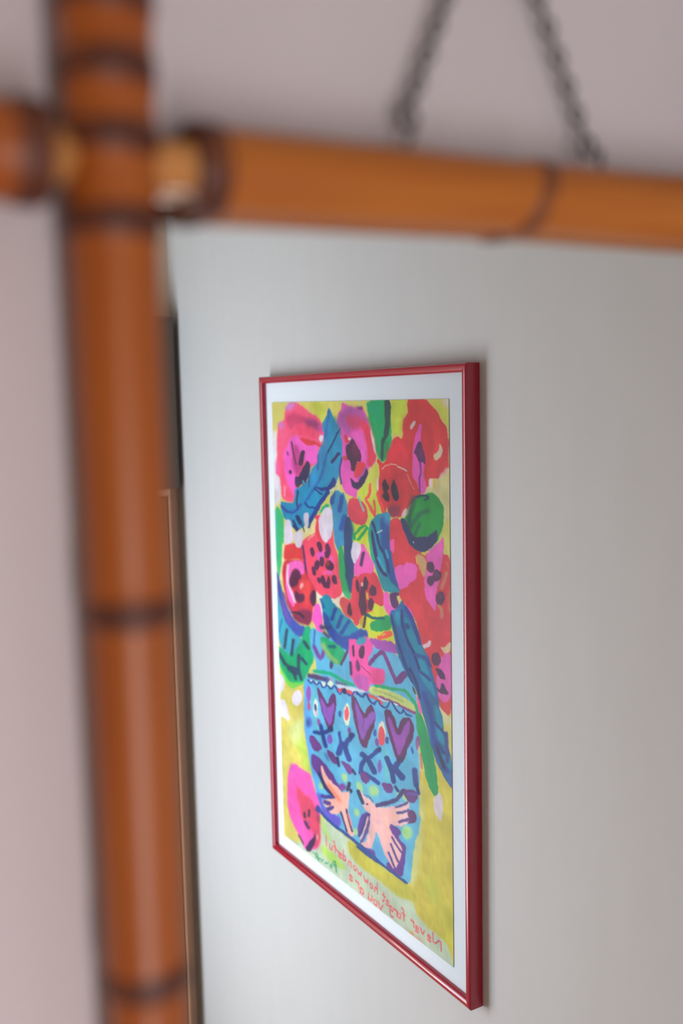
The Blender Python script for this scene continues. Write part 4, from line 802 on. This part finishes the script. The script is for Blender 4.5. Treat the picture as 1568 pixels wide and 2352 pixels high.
86,66,146 1 100 0 746,1190 793,1167 798,1163 799,1159 795,1158 789,1159 742,1183 737,1187 736,1191 740,1192
86,66,146 1 100 0 699,1251 704,1254 715,1261 728,1268 742,1275 750,1278 753,1278 757,1276 759,1273 758,1271 751,1268 736,1262 724,1255 714,1248 709,1244 705,1244 701,1246 699,1249
86,66,146 1 100 0 691,1274 729,1312 732,1313 736,1311 739,1308 739,1306 701,1267 698,1267 694,1268 691,1271
86,66,146 1 100 0 678,1303 714,1339 717,1339 721,1338 724,1335 724,1333 688,1297 685,1296 681,1298 678,1300
60,58,146 3 100 0 564,1228 558,1239 546,1261 533,1281 519,1299 512,1309 511,1314 516,1316 526,1313 533,1307 540,1298 555,1279 569,1258 581,1236 587,1225 587,1220 580,1219 571,1222
96,70,150 2 100 0 572,1245 568,1256 559,1276 547,1297 531,1318 523,1329 522,1332 526,1333 532,1332 536,1328 544,1317 561,1295 573,1273 582,1252 586,1242 585,1240 581,1239 575,1242
232,190,200 1 100 0 569,1234 564,1245 555,1266 543,1286 529,1307 521,1318 521,1320 524,1321 528,1319 531,1317 538,1306 552,1285 564,1264 574,1243 578,1232 578,1230 575,1230 571,1232
32,76,154 2 100 0 245,1316 259,1321 286,1330 316,1336 349,1339 381,1340 413,1341 439,1342 459,1343 490,1344 529,1346 566,1349 600,1353 625,1355 641,1357 649,1358 655,1357 661,1353 663,1349 660,1347 652,1346 636,1344 611,1341 577,1338 540,1335 501,1333 471,1331 450,1330 425,1329 393,1328 362,1327 330,1324 301,1318 275,1309 262,1305 255,1305 248,1309 243,1313
30,72,148 1 100 0 500,1354 523,1356 568,1358 606,1359 638,1357 672,1357 708,1358 738,1359 762,1359 774,1359 778,1358 782,1355 784,1352 781,1351 769,1350 745,1350 716,1349 680,1348 646,1348 614,1350 577,1349 533,1346 510,1345 505,1346 500,1349 498,1352
238,96,194 4 100 1 41,1264 78,1218 108,1209 146,1215 213,1211 229,1242 247,1263 272,1300 275,1328 260,1356 270,1386 261,1442 228,1466 160,1494 128,1466 100,1448 52,1418 34,1376
205,90,205 10 60 1 58,1229 83,1214 108,1218 66,1261
214,74,104 10 85 1 99,1281 138,1290 208,1294 244,1318 270,1341 271,1408 258,1445 209,1468 240,1404 183,1425 142,1386 111,1331
236,96,200 8 80 1 157,1279 191,1277 185,1297 156,1302
240,96,190 8 80 1 184,1406 222,1401 211,1431 161,1486 148,1454
200,76,110 14 70 1 217,1345 216,1361 206,1378 187,1390 165,1396 146,1392 136,1380 136,1363 148,1346 167,1334 188,1329 207,1333
80,44,84 4 100 0 150,1367 152,1380 155,1382 162,1381 169,1377 171,1373 170,1360 167,1358 160,1359 153,1363
76,44,80 4 100 0 189,1344 183,1367 184,1369 190,1368 196,1366 199,1362 205,1339 203,1337 198,1337 192,1340
84,48,100 4 100 0 153,1398 157,1401 165,1406 173,1410 178,1410 181,1411 188,1410 196,1405 200,1400 197,1397 194,1397 191,1397 185,1394 177,1389 173,1386 167,1386 159,1389 153,1394
150,70,170 4 80 0 185,1390 199,1385 204,1383 206,1380 204,1378 199,1379 185,1384 180,1386 178,1389 180,1391
72,44,94 3 100 1 161,1484 191,1452 237,1405 239,1427 209,1475 170,1493
90,50,110 4 100 0 109,1460 142,1478 145,1479 150,1477 153,1474 152,1472 119,1454 116,1453 111,1455 108,1458
60,66,150 4 100 1 276,1308 276,1315 270,1322 262,1328 252,1330 244,1329 239,1324 240,1317 245,1310 254,1304 263,1302 271,1303
120,60,90 8 60 0 248,1340 251,1362 254,1364 261,1362 267,1358 269,1354 266,1333 263,1331 256,1332 250,1336
210,170,150 4 80 1 256,1412 255,1417 252,1421 248,1424 244,1424 242,1421 241,1417 242,1412 245,1408 249,1405 253,1405 255,1407
224,92,112 0 100 2 488,1503 493,1502 503,1501 516,1501 532,1501 540,1500 541,1500 542,1499 543,1498 542,1498 534,1498 518,1498 505,1499 495,1500 490,1500 489,1501 487,1502 487,1503
30,160,122 0 100 2 369,1450 365,1451 354,1454 348,1462 350,1469 357,1472 367,1469 372,1467 375,1466 376,1464 375,1462 373,1463 368,1464 361,1467 358,1465 356,1459 357,1457 363,1455 367,1454 370,1453 372,1451 372,1450
30,160,122 0 100 2 362,1453 367,1488 369,1489 372,1488 374,1486 375,1485 370,1450 369,1449 366,1450 363,1452
30,160,122 0 100 2 337,1470 334,1473 328,1479 329,1484 337,1487 346,1481 346,1473 345,1470 344,1469 341,1470 339,1471 338,1473 339,1476 339,1483 342,1482 335,1480 334,1478 339,1473 342,1470 343,1468 342,1468 339,1468
30,160,122 0 100 2 317,1473 315,1476 311,1480 311,1480 307,1477 298,1480 293,1486 292,1488 291,1489 293,1490 296,1489 298,1487 299,1485 302,1481 301,1482 306,1484 314,1482 320,1476 322,1473 323,1472 322,1471 319,1472
30,160,122 0 100 2 283,1478 280,1481 275,1487 277,1487 276,1481 270,1479 259,1480 251,1487 252,1492 253,1495 254,1496 256,1495 259,1494 260,1492 259,1489 258,1485 258,1484 266,1483 270,1485 271,1490 279,1488 286,1481 289,1477 290,1476 288,1475 285,1476
30,160,122 0 100 2 247,1472 246,1493 247,1494 249,1493 252,1492 253,1490 254,1469 253,1469 250,1469 248,1470
30,160,122 0 100 2 236,1472 232,1491 233,1492 235,1492 238,1491 239,1489 242,1469 241,1469 239,1469 237,1470
30,160,122 0 100 2 248,1485 243,1483 234,1479 226,1478 218,1478 215,1478 212,1479 210,1481 210,1482 211,1483 215,1482 221,1482 229,1483 238,1487 242,1488 244,1488 247,1487 248,1486
210,130,60 6 80 1 812,1494 808,1497 802,1499 797,1500 792,1499 790,1496 791,1494 795,1491 801,1489 806,1488 811,1489 813,1492
210,130,110 12 60 1 856,1497 851,1500 842,1502 833,1503 825,1502 820,1499 820,1496 825,1493 834,1491 843,1491 851,1492 856,1494
80,180,180 3 100 1 980,1504 1000,1493 1000,1506
224,92,112 0 95 2 897,1466 892,1466 884,1465 883,1465 884,1465 885,1464 888,1464 890,1465 893,1468 893,1470 891,1473 888,1474 882,1473 879,1473 877,1474 875,1476 876,1478 878,1479 881,1479 889,1480 895,1477 899,1471 898,1465 894,1460 889,1458 883,1458 878,1461 877,1468 883,1472 892,1472 896,1472 899,1471 900,1469 899,1467
224,92,112 0 95 2 861,1456 859,1461 855,1468 854,1468 850,1460 847,1456 845,1455 843,1455 842,1457 842,1459 844,1464 850,1473 859,1473 864,1463 866,1459 867,1457 865,1455 863,1455
224,92,112 0 95 2 837,1467 833,1467 825,1466 823,1466 824,1466 825,1465 828,1465 831,1466 833,1469 833,1471 831,1474 828,1475 822,1474 819,1474 817,1475 816,1477 816,1479 818,1480 822,1480 829,1481 835,1478 839,1472 839,1466 834,1461 829,1459 823,1459 819,1462 818,1469 823,1473 832,1473 837,1473 839,1472 840,1470 839,1468
224,92,112 0 95 2 809,1455 808,1472 809,1474 811,1475 813,1474 814,1472 815,1455 814,1453 812,1452 810,1452
224,92,112 0 95 2 813,1457 811,1456 807,1453 802,1452 797,1453 795,1453 793,1455 793,1457 794,1459 797,1459 799,1459 802,1458 804,1459 807,1461 809,1462 811,1463 813,1462 814,1459
224,92,112 0 95 2 734,1463 737,1465 740,1467 741,1469 740,1473 738,1474 735,1474 732,1473 731,1470 732,1468 736,1465 738,1463 739,1461 738,1459 736,1458 734,1458 732,1460 727,1464 725,1470 728,1477 733,1480 740,1480 745,1476 747,1469 745,1463 740,1460 738,1458 735,1458 733,1459 733,1462
224,92,112 0 95 2 722,1460 721,1477 722,1479 724,1480 726,1479 727,1477 728,1460 728,1458 726,1457 723,1458
224,92,112 0 95 2 726,1463 724,1461 720,1458 715,1457 711,1458 709,1459 707,1460 706,1462 708,1464 710,1465 712,1464 715,1464 718,1464 721,1466 723,1468 725,1468 727,1467 727,1465
224,92,112 0 95 2 688,1464 691,1464 697,1463 699,1465 701,1467 701,1469 699,1470 697,1470 692,1466 690,1465 688,1464 685,1465 685,1467 686,1469 689,1471 694,1476 701,1476 706,1472 707,1466 703,1460 697,1457 691,1458 688,1458 686,1459 685,1461 686,1463
224,92,112 0 95 2 685,1460 685,1466 684,1480 686,1489 692,1494 699,1494 704,1491 706,1490 708,1488 708,1486 706,1484 703,1485 701,1486 697,1488 695,1488 692,1486 690,1479 691,1467 691,1460 690,1458 688,1457 686,1458
224,92,112 0 95 2 684,1455 679,1455 671,1455 670,1455 671,1454 672,1454 675,1453 677,1454 680,1457 680,1459 678,1462 675,1463 669,1463 666,1462 664,1463 662,1465 663,1467 665,1468 669,1469 676,1469 682,1467 686,1461 685,1454 681,1449 676,1447 670,1448 666,1451 664,1457 670,1461 679,1461 683,1462 686,1461 687,1459 686,1456
224,92,112 0 95 2 652,1435 652,1442 653,1455 651,1460 649,1460 647,1460 645,1462 645,1464 646,1466 649,1467 651,1466 656,1464 659,1455 658,1441 658,1435 657,1432 655,1432 653,1433
224,92,112 0 95 2 664,1442 645,1441 643,1442 642,1444 643,1446 645,1447 664,1448 666,1447 667,1445 666,1443
224,92,112 0 95 2 616,1420 616,1454 616,1456 619,1457 621,1456 622,1454 622,1420 622,1418 619,1417 617,1418
224,92,112 0 95 2 621,1441 619,1440 614,1436 608,1435 603,1439 600,1444 599,1451 599,1454 600,1456 602,1457 604,1456 605,1454 606,1451 606,1446 607,1443 609,1441 611,1441 615,1444 617,1446 619,1447 621,1446 622,1443
224,92,112 0 95 2 582,1436 584,1438 588,1440 589,1442 588,1446 586,1447 582,1447 580,1446 579,1443 580,1441 583,1438 586,1436 587,1434 586,1432 584,1431 582,1431 580,1433 575,1437 573,1443 575,1449 581,1453 588,1453 593,1449 595,1442 593,1436 588,1433 586,1431 583,1431 581,1432 581,1434
224,92,112 0 95 2 563,1430 561,1434 559,1442 561,1443 558,1436 550,1436 547,1443 549,1442 546,1434 545,1430 543,1428 541,1428 539,1430 539,1432 540,1437 544,1446 552,1447 555,1440 553,1440 556,1447 564,1446 567,1437 569,1432 569,1430 567,1428 565,1428
224,92,112 0 95 2 525,1422 523,1426 521,1434 522,1435 520,1428 512,1428 509,1435 511,1434 508,1426 507,1422 505,1420 503,1420 501,1422 501,1424 502,1428 506,1438 513,1439 517,1432 515,1432 518,1439 526,1438 529,1428 531,1424 530,1422 529,1420 526,1420
224,92,112 0 95 2 485,1419 488,1420 492,1423 492,1425 491,1428 490,1430 486,1430 484,1428 482,1425 483,1423 487,1421 489,1419 490,1417 490,1415 488,1413 485,1414 483,1416 478,1420 476,1426 479,1432 484,1436 491,1436 497,1432 499,1425 496,1419 491,1415 489,1414 487,1413 485,1415 484,1417
224,92,112 0 95 2 462,1416 462,1433 462,1435 465,1436 467,1435 468,1433 468,1416 468,1414 465,1413 463,1413
224,92,112 0 95 2 467,1420 465,1418 460,1415 454,1413 449,1416 446,1422 446,1429 445,1432 446,1435 448,1436 450,1435 451,1433 452,1429 452,1423 453,1420 455,1420 457,1420 461,1423 463,1425 465,1426 467,1424 468,1422
224,92,112 0 95 2 416,1393 415,1427 416,1429 418,1430 421,1429 422,1427 422,1393 421,1391 419,1390 417,1391
224,92,112 0 95 2 420,1416 422,1415 427,1414 429,1414 431,1417 431,1419 430,1422 428,1422 423,1420 420,1419 418,1419 416,1420 416,1423 418,1424 420,1426 427,1429 433,1427 437,1421 437,1415 432,1409 426,1408 420,1409 418,1410 416,1412 416,1414 418,1416
224,92,112 0 95 2 412,1417 407,1417 399,1416 398,1416 399,1416 400,1415 403,1415 405,1416 408,1419 408,1421 406,1424 403,1425 397,1424 394,1424 392,1424 390,1427 391,1429 393,1430 396,1430 404,1431 410,1428 414,1422 413,1416 409,1411 404,1409 398,1409 394,1412 392,1419 398,1422 407,1423 411,1423 414,1422 415,1420 414,1418
224,92,112 0 95 2 385,1410 384,1427 385,1429 387,1430 390,1429 391,1427 392,1410 391,1408 389,1407 387,1408
224,92,112 0 95 2 389,1413 388,1411 384,1409 379,1407 374,1408 372,1409 370,1410 370,1412 371,1414 373,1415 375,1414 379,1414 381,1414 384,1416 386,1418 388,1418 390,1417 391,1415
224,92,112 0 95 2 355,1392 357,1392 360,1392 361,1393 362,1396 363,1405 363,1418 363,1424 364,1426 366,1427 368,1426 369,1424 369,1418 369,1404 368,1395 366,1389 362,1386 356,1386 354,1386 352,1387 352,1390 353,1392
224,92,112 0 95 2 373,1402 357,1401 355,1402 354,1404 355,1406 357,1407 373,1408 375,1407 376,1405 375,1403
224,92,112 0 95 2 346,1407 345,1410 345,1417 344,1420 342,1420 339,1420 336,1418 335,1415 335,1410 335,1407 334,1405 332,1404 330,1405 329,1407 329,1410 329,1416 332,1422 337,1425 342,1426 348,1424 351,1418 352,1411 352,1407 351,1405 349,1404 347,1404
224,92,112 0 95 2 329,1407 328,1424 329,1426 331,1427 334,1426 334,1424 335,1407 334,1405 332,1404 330,1405
224,92,112 0 95 2 306,1387 305,1421 306,1423 308,1424 311,1423 312,1421 312,1387 311,1385 309,1384 307,1385
224,92,112 0 95 2 946,1479 946,1471 945,1453 932,1452 914,1468 908,1469 908,1453 907,1445 906,1443 904,1442 902,1443 901,1445 902,1454 903,1472 917,1473 935,1457 940,1456 940,1471 940,1479 941,1481 943,1482 945,1481
224,92,112 0 95 2 750,1445 752,1444 755,1444 756,1445 757,1448 758,1456 758,1468 758,1474 759,1476 761,1477 763,1476 764,1474 764,1468 764,1456 763,1447 761,1441 756,1438 751,1438 749,1438 747,1439 747,1442 748,1444
224,92,112 0 95 2 768,1453 752,1452 750,1453 749,1455 749,1457 752,1458 768,1459 770,1458 771,1456 770,1454
224,92,112 0 95 2 645,1476 634,1493 633,1495 635,1497 637,1497 639,1496 650,1479 651,1477 649,1475 647,1474
224,92,112 0 95 2 621,1478 640,1515 642,1516 644,1516 646,1514 645,1512 627,1475 625,1473 623,1474 621,1475
224,92,112 0 95 2 604,1479 607,1481 612,1483 613,1486 612,1490 609,1491 604,1491 601,1490 599,1486 600,1484 605,1481 608,1479 609,1477 609,1475 607,1473 604,1474 601,1476 595,1480 593,1487 596,1494 602,1497 611,1497 617,1493 619,1486 617,1479 610,1475 608,1474 605,1473 603,1475 603,1477
224,92,112 0 95 2 585,1473 585,1477 584,1484 582,1487 579,1488 575,1488 572,1486 570,1482 570,1476 570,1473 569,1471 567,1470 564,1471 564,1473 564,1476 564,1484 567,1490 573,1494 579,1494 586,1492 590,1486 591,1477 591,1473 590,1471 588,1470 586,1471
224,92,112 0 95 2 564,1473 563,1492 564,1494 566,1495 568,1494 569,1492 570,1473 569,1471 567,1470 565,1471
224,92,112 0 95 2 521,1479 524,1479 530,1478 533,1479 536,1482 536,1485 534,1488 531,1488 525,1485 522,1483 519,1482 517,1484 517,1486 519,1488 522,1490 529,1494 537,1493 542,1487 542,1480 537,1474 530,1471 523,1472 520,1473 518,1474 517,1476 518,1478
224,92,112 0 95 2 517,1474 515,1493 516,1495 518,1496 520,1495 521,1493 523,1474 523,1472 520,1471 518,1472
224,92,112 0 95 2 507,1464 506,1483 507,1485 509,1486 511,1485 512,1483 513,1464 513,1462 510,1461 508,1461
224,92,112 0 95 2 511,1467 508,1465 504,1462 498,1461 492,1462 490,1463 488,1464 487,1466 489,1468 491,1469 493,1468 498,1467 501,1468 505,1471 507,1472 510,1472 512,1471 512,1469
224,92,112 0 95 2 475,1464 470,1464 460,1464 457,1463 458,1463 460,1462 465,1461 468,1463 471,1466 471,1468 469,1472 465,1473 457,1472 453,1472 451,1473 450,1475 450,1477 453,1478 457,1479 465,1479 473,1477 477,1470 477,1463 472,1458 465,1455 459,1456 454,1459 452,1466 459,1470 470,1470 475,1471 477,1470 478,1468 478,1465"""
NU, NV = 460, 980
SS = 2
gu, gv = NU * SS, NV * SS
rng = np.random.default_rng(5)
def vnoise(nx, ny, W_, H_, seed):
    r = np.random.default_rng(seed); g = r.random((ny + 2, nx + 2))
    x = np.linspace(0, nx, W_, endpoint=False); y = np.linspace(0, ny, H_, endpoint=False)
    xi = x.astype(int); yi = y.astype(int); fx = x - xi; fy = (y - yi)[:, None]
    fx = fx * fx * (3 - 2 * fx); fy = fy * fy * (3 - 2 * fy)
    a = g[np.ix_(yi, xi)] * (1 - fx) + g[np.ix_(yi, xi + 1)] * fx
    b = g[np.ix_(yi + 1, xi)] * (1 - fx) + g[np.ix_(yi + 1, xi + 1)] * fx
    return a * (1 - fy) + b * fy - .5
n_fine = vnoise(130, 60, gu, gv, 1) * .6 + vnoise(45, 110, gu, gv, 2) * .6
n_med = vnoise(14, 24, gu, gv, 3) + .5 * vnoise(40, 60, gu, gv, 4)
wu = (vnoise(60, 95, gu, gv, 6) * 5.0 + vnoise(140, 220, gu, gv, 8) * 3.0)
wv = (vnoise(60, 95, gu, gv, 7) * 5.0 + vnoise(140, 220, gu, gv, 9) * 3.0)
uu = (np.arange(gu) + .5) / gu * 1000.0; vv = (np.arange(gv) + .5) / gv * 1500.0
img = np.empty((gv, gu, 3), np.float32); img[:] = np.array([212, 205, 120]) / 255.
img += (n_med * .04)[..., None]
def blur1(mk, r, ax):
    if r < 1: return mk
    c = np.cumsum(np.pad(mk, [(r + 1, r) if a == ax else (0, 0) for a in (0, 1)], mode='edge'), axis=ax)
    n = 2 * r + 1
    return (c[n:] - c[:-n]) / n if ax == 0 else (c[:, n:] - c[:, :-n]) / n
for li, line in enumerate(SHAPES.strip().split('\n')):
    tk = line.split()
    col = np.array([float(q) for q in tk[0].split(',')]) / 255.
    soft = int(tk[1]); al = int(tk[2]) / 100.; sm = int(tk[3])
    P_ = np.array([[float(q) for q in s_.split(',')] for s_ in tk[4:]])
    if sm == 1:
        for _ in range(2):
            Q_ = np.roll(P_, -1, 0); P_ = np.stack([P_ * .8 + Q_ * .2, P_ * .2 + Q_ * .8], 1).reshape(-1, 2)
    mg = 8 + soft * 1.5
    i0 = max(0, int((P_[:, 0].min() - mg) / 1000 * gu)); i1 = min(gu, int((P_[:, 0].max() + mg) / 1000 * gu) + 1)
    j0 = max(0, int((P_[:, 1].min() - mg) / 1500 * gv)); j1 = min(gv, int((P_[:, 1].max() + mg) / 1500 * gv) + 1)
    if i1 - i0 < 2 or j1 - j0 < 2: continue
    wob = 1.0 if sm == 1 else (0.0 if sm == 2 else 0.6)
    X_ = (uu[i0:i1][None, :] + wu[j0:j1, i0:i1] * wob).astype(np.float32); Y_ = (vv[j0:j1][:, None] + wv[j0:j1, i0:i1] * wob).astype(np.float32)
    mk = np.zeros(X_.shape, bool)
    Q_ = np.roll(P_, -1, 0)
    for (xa, y0_), (xb, y1_) in zip(P_, Q_):
        if y0_ == y1_: continue
        lo, hi = min(y0_, y1_), max(y0_, y1_)
        ja = max(0, int((lo - 8) / 1500 * gv) - j0); jb = min(j1 - j0, int((hi + 8) / 1500 * gv) + 2 - j0)
        if jb <= ja: continue
        Ys = Y_[ja:jb]
        mk[ja:jb] ^= ((Ys > y0_) != (Ys > y1_)) & (X_[ja:jb] < (xb - xa) * (Ys - y0_) / (y1_ - y0_) + xa)
    mk = mk.astype(np.float32)
    r = max(1, int(soft * .9)) if sm != 2 else 0
    mk = blur1(blur1(mk, r, 0), r, 1)
    if soft > 3: mk = blur1(blur1(mk, r // 2, 0), r // 2, 1)
    seed_r = random.Random(li)
    ph = seed_r.random() * .06 - .03
    tint = (n_med[j0:j1, i0:i1] * .10 + n_fine[j0:j1, i0:i1] * .07 + ph)[..., None]
    c_ = np.clip(col * (1 + tint) + tint * .12, 0, 1)
    mk = (mk * al)[..., None]
    img[j0:j1, i0:i1] = img[j0:j1, i0:i1] * (1 - mk) + c_ * mk
img = np.clip(img, 0, 1)
# colours as seen under the room's light -> paint reflectance
lin = s2l(img) / s2l(np.array((222, 230, 246)) / 255.) * 0.86
lin = np.clip(lin * 0.9, 0.004, 0.92)
lin = lin.reshape(NV, SS, NU, SS, 3).mean((1, 3))
# cell-centre vertices, stretched to the sheet's edges
us = np.linspace(0, 1, NU); vs_ = np.linspace(0, 1, NV)
U_, V_ = np.meshgrid(us, vs_)
co = np.empty((NV * NU, 3)); co[:, 0] = XP
co[:, 1] = PY(U_.ravel()); co[:, 2] = PZ(V_.ravel())
idx = np.arange(NV * NU).reshape(NV, NU)
faces = np.stack([idx[:-1, :-1], idx[1:, :-1], idx[1:, 1:], idx[:-1, 1:]], -1).reshape(-1, 4)
me = bpy.data.meshes.new('print')
me.vertices.add(len(co)); me.vertices.foreach_set('co', co.ravel())
me.loops.add(faces.size); me.loops.foreach_set('vertex_index', faces.ravel().astype(np.int32))
me.polygons.add(len(faces)); me.polygons.foreach_set('loop_start', np.arange(0, faces.size, 4, dtype=np.int32))
me.update(calc_edges=True)
ca = me.color_attributes.new('paint', 'FLOAT_COLOR', 'POINT')
rgba = np.ones((NV * NU, 4), np.float32); rgba[:, :3] = lin.reshape(-1, 3)
ca.data.foreach_set('color', rgba.ravel())
pm, nt, b = principled('printed_paper', (0.8, 0.8, 0.8), 0.55, 0.3)
at = nt.nodes.new('ShaderNodeVertexColor'); at.layer_name = 'paint'
nt.links.new(at.outputs['Color'], b.inputs['Base Color'])
me.materials.append(pm)
po = bpy.data.objects.new('print', me); C.objects.link(po); pp(po)
po['label'] = 'painterly print of flowers and vase with red handwriting along the bottom'
# clear pane in front of the print
pg = bpy.data.materials.new('clear_pane'); pg.use_nodes = True
nt = pg.node_tree; nt.nodes.clear()
out = nt.nodes.new('ShaderNodeOutputMaterial'); mx = nt.nodes.new('ShaderNodeMixShader'); fr = nt.nodes.new('ShaderNodeFresnel')
tr = nt.nodes.new('ShaderNodeBsdfTransparent'); gs = nt.nodes.new('ShaderNodeBsdfGlossy'); gs.inputs['Roughness'].default_value = 0.02
fr.inputs['IOR'].default_value = 1.30
nt.links.new(fr.outputs[0], mx.inputs[0]); nt.links.new(tr.outputs[0], mx.inputs[1]); nt.links.new(gs.outputs[0], mx.inputs[2]); nt.links.new(mx.outputs[0], out.inputs[0])
bm = bmesh.new(); x_ = XP - .0012
vsq = [bm.verts.new(c_) for c_ in ((x_, ya + .0120, za + .0120), (x_, ya + .0120, zb_ - .0120), (x_, yb_ - .0120, zb_ - .0120), (x_, yb_ - .0120, za + .0120))]
bm.faces.new(vsq)
pp(obj('glass_pane', bm, pg, None))

# ---------------------------------------------------------------- cabinet and box in the corner (seen as a sliver in the mirror)
cab = thing('cabinet', 'brown wooden cabinet in the corner, a sliver beside the bamboo post in the mirror', 'cabinet', (-0.23, YC + .03, 0.0))
M_cab = wood('brown_cabinet_wood', (0.17, 0.085, 0.04), (0.24, 0.125, 0.06))
M_edge = wood('pale_lit_edge_wood', (0.50, 0.33, 0.20), (0.58, 0.40, 0.26))  # pale top board; on the vertical strip the paleness is painted-in light
cx0, cx1, cy1, cz1 = -0.420, -0.0385, -1.7810, 1.4325
def cp(o): o.parent = cab; o.location = Vector(o.location) - Vector(cab.location); return o
bm = bmesh.new(); box(bm, cx0, cx1 - .003, YC + .002, cy1 - .018, 0.0, cz1 - .016); cp(obj('carcass', bm, M_cab))
bm = bmesh.new(); box(bm, cx0 - .002, cx1, YC + .002, cy1, cz1 - .0155, cz1, .002); cp(obj('top_board', bm, M_edge, label='pale wooden cabinet top'))
bm = bmesh.new(); box(bm, cx1 - .0055, cx1, cy1 - .0175, cy1 - .0005, 0.02, cz1 - .016, .001); cp(obj('lit_edge_strip', bm, M_edge, label='lit vertical edge of the cabinet, its light painted in as pale wood'))  # light catching the cabinet's front corner, put in as a paler strip
for k, (xa, xb) in enumerate(((cx0 + .003, (cx0 + cx1) / 2 - .004), ((cx0 + cx1) / 2 - .001, cx1 - .0085))):
    bm = bmesh.new(); box(bm, xa, xb, cy1 - .0178, cy1 - .001, 0.05, cz1 - .018, .002)
    d_ = cp(obj('door', bm, M_cab))
    bm = bmesh.new(); bmesh.ops.create_uvsphere(bm, u_segments=16, v_segments=10, radius=.012)
    kn = obj('knob', bm, M_chain, None, smooth=True); kn.parent = d_
    kn.location = (xb - .03 if k == 0 else xa + .03, cy1 + .008, 0.95)
bx = thing('storage_box', 'dark grey-green box standing on the brown cabinet, seen as a dark sliver in the mirror', 'box', (-0.12, YC + .03, cz1))
bm = bmesh.new(); box(bm, -0.20, -0.0130, YC + .004, -1.7850, cz1, 1.8090, .002)
o = obj('box_body', bm, principled('grey_green_board', (0.060, 0.062, 0.050), 0.6)[0]); o.parent = bx; o.location = -Vector(bx.location)
bm = bmesh.new(); box(bm, -0.201, -0.0122, YC + .003, -1.7840, 1.8092, 1.8140, .001)
o = obj('lid', bm, principled('grey_green_lid', (0.085, 0.085, 0.07), 0.6)[0]); o.parent = bx; o.location = -Vector(bx.location)
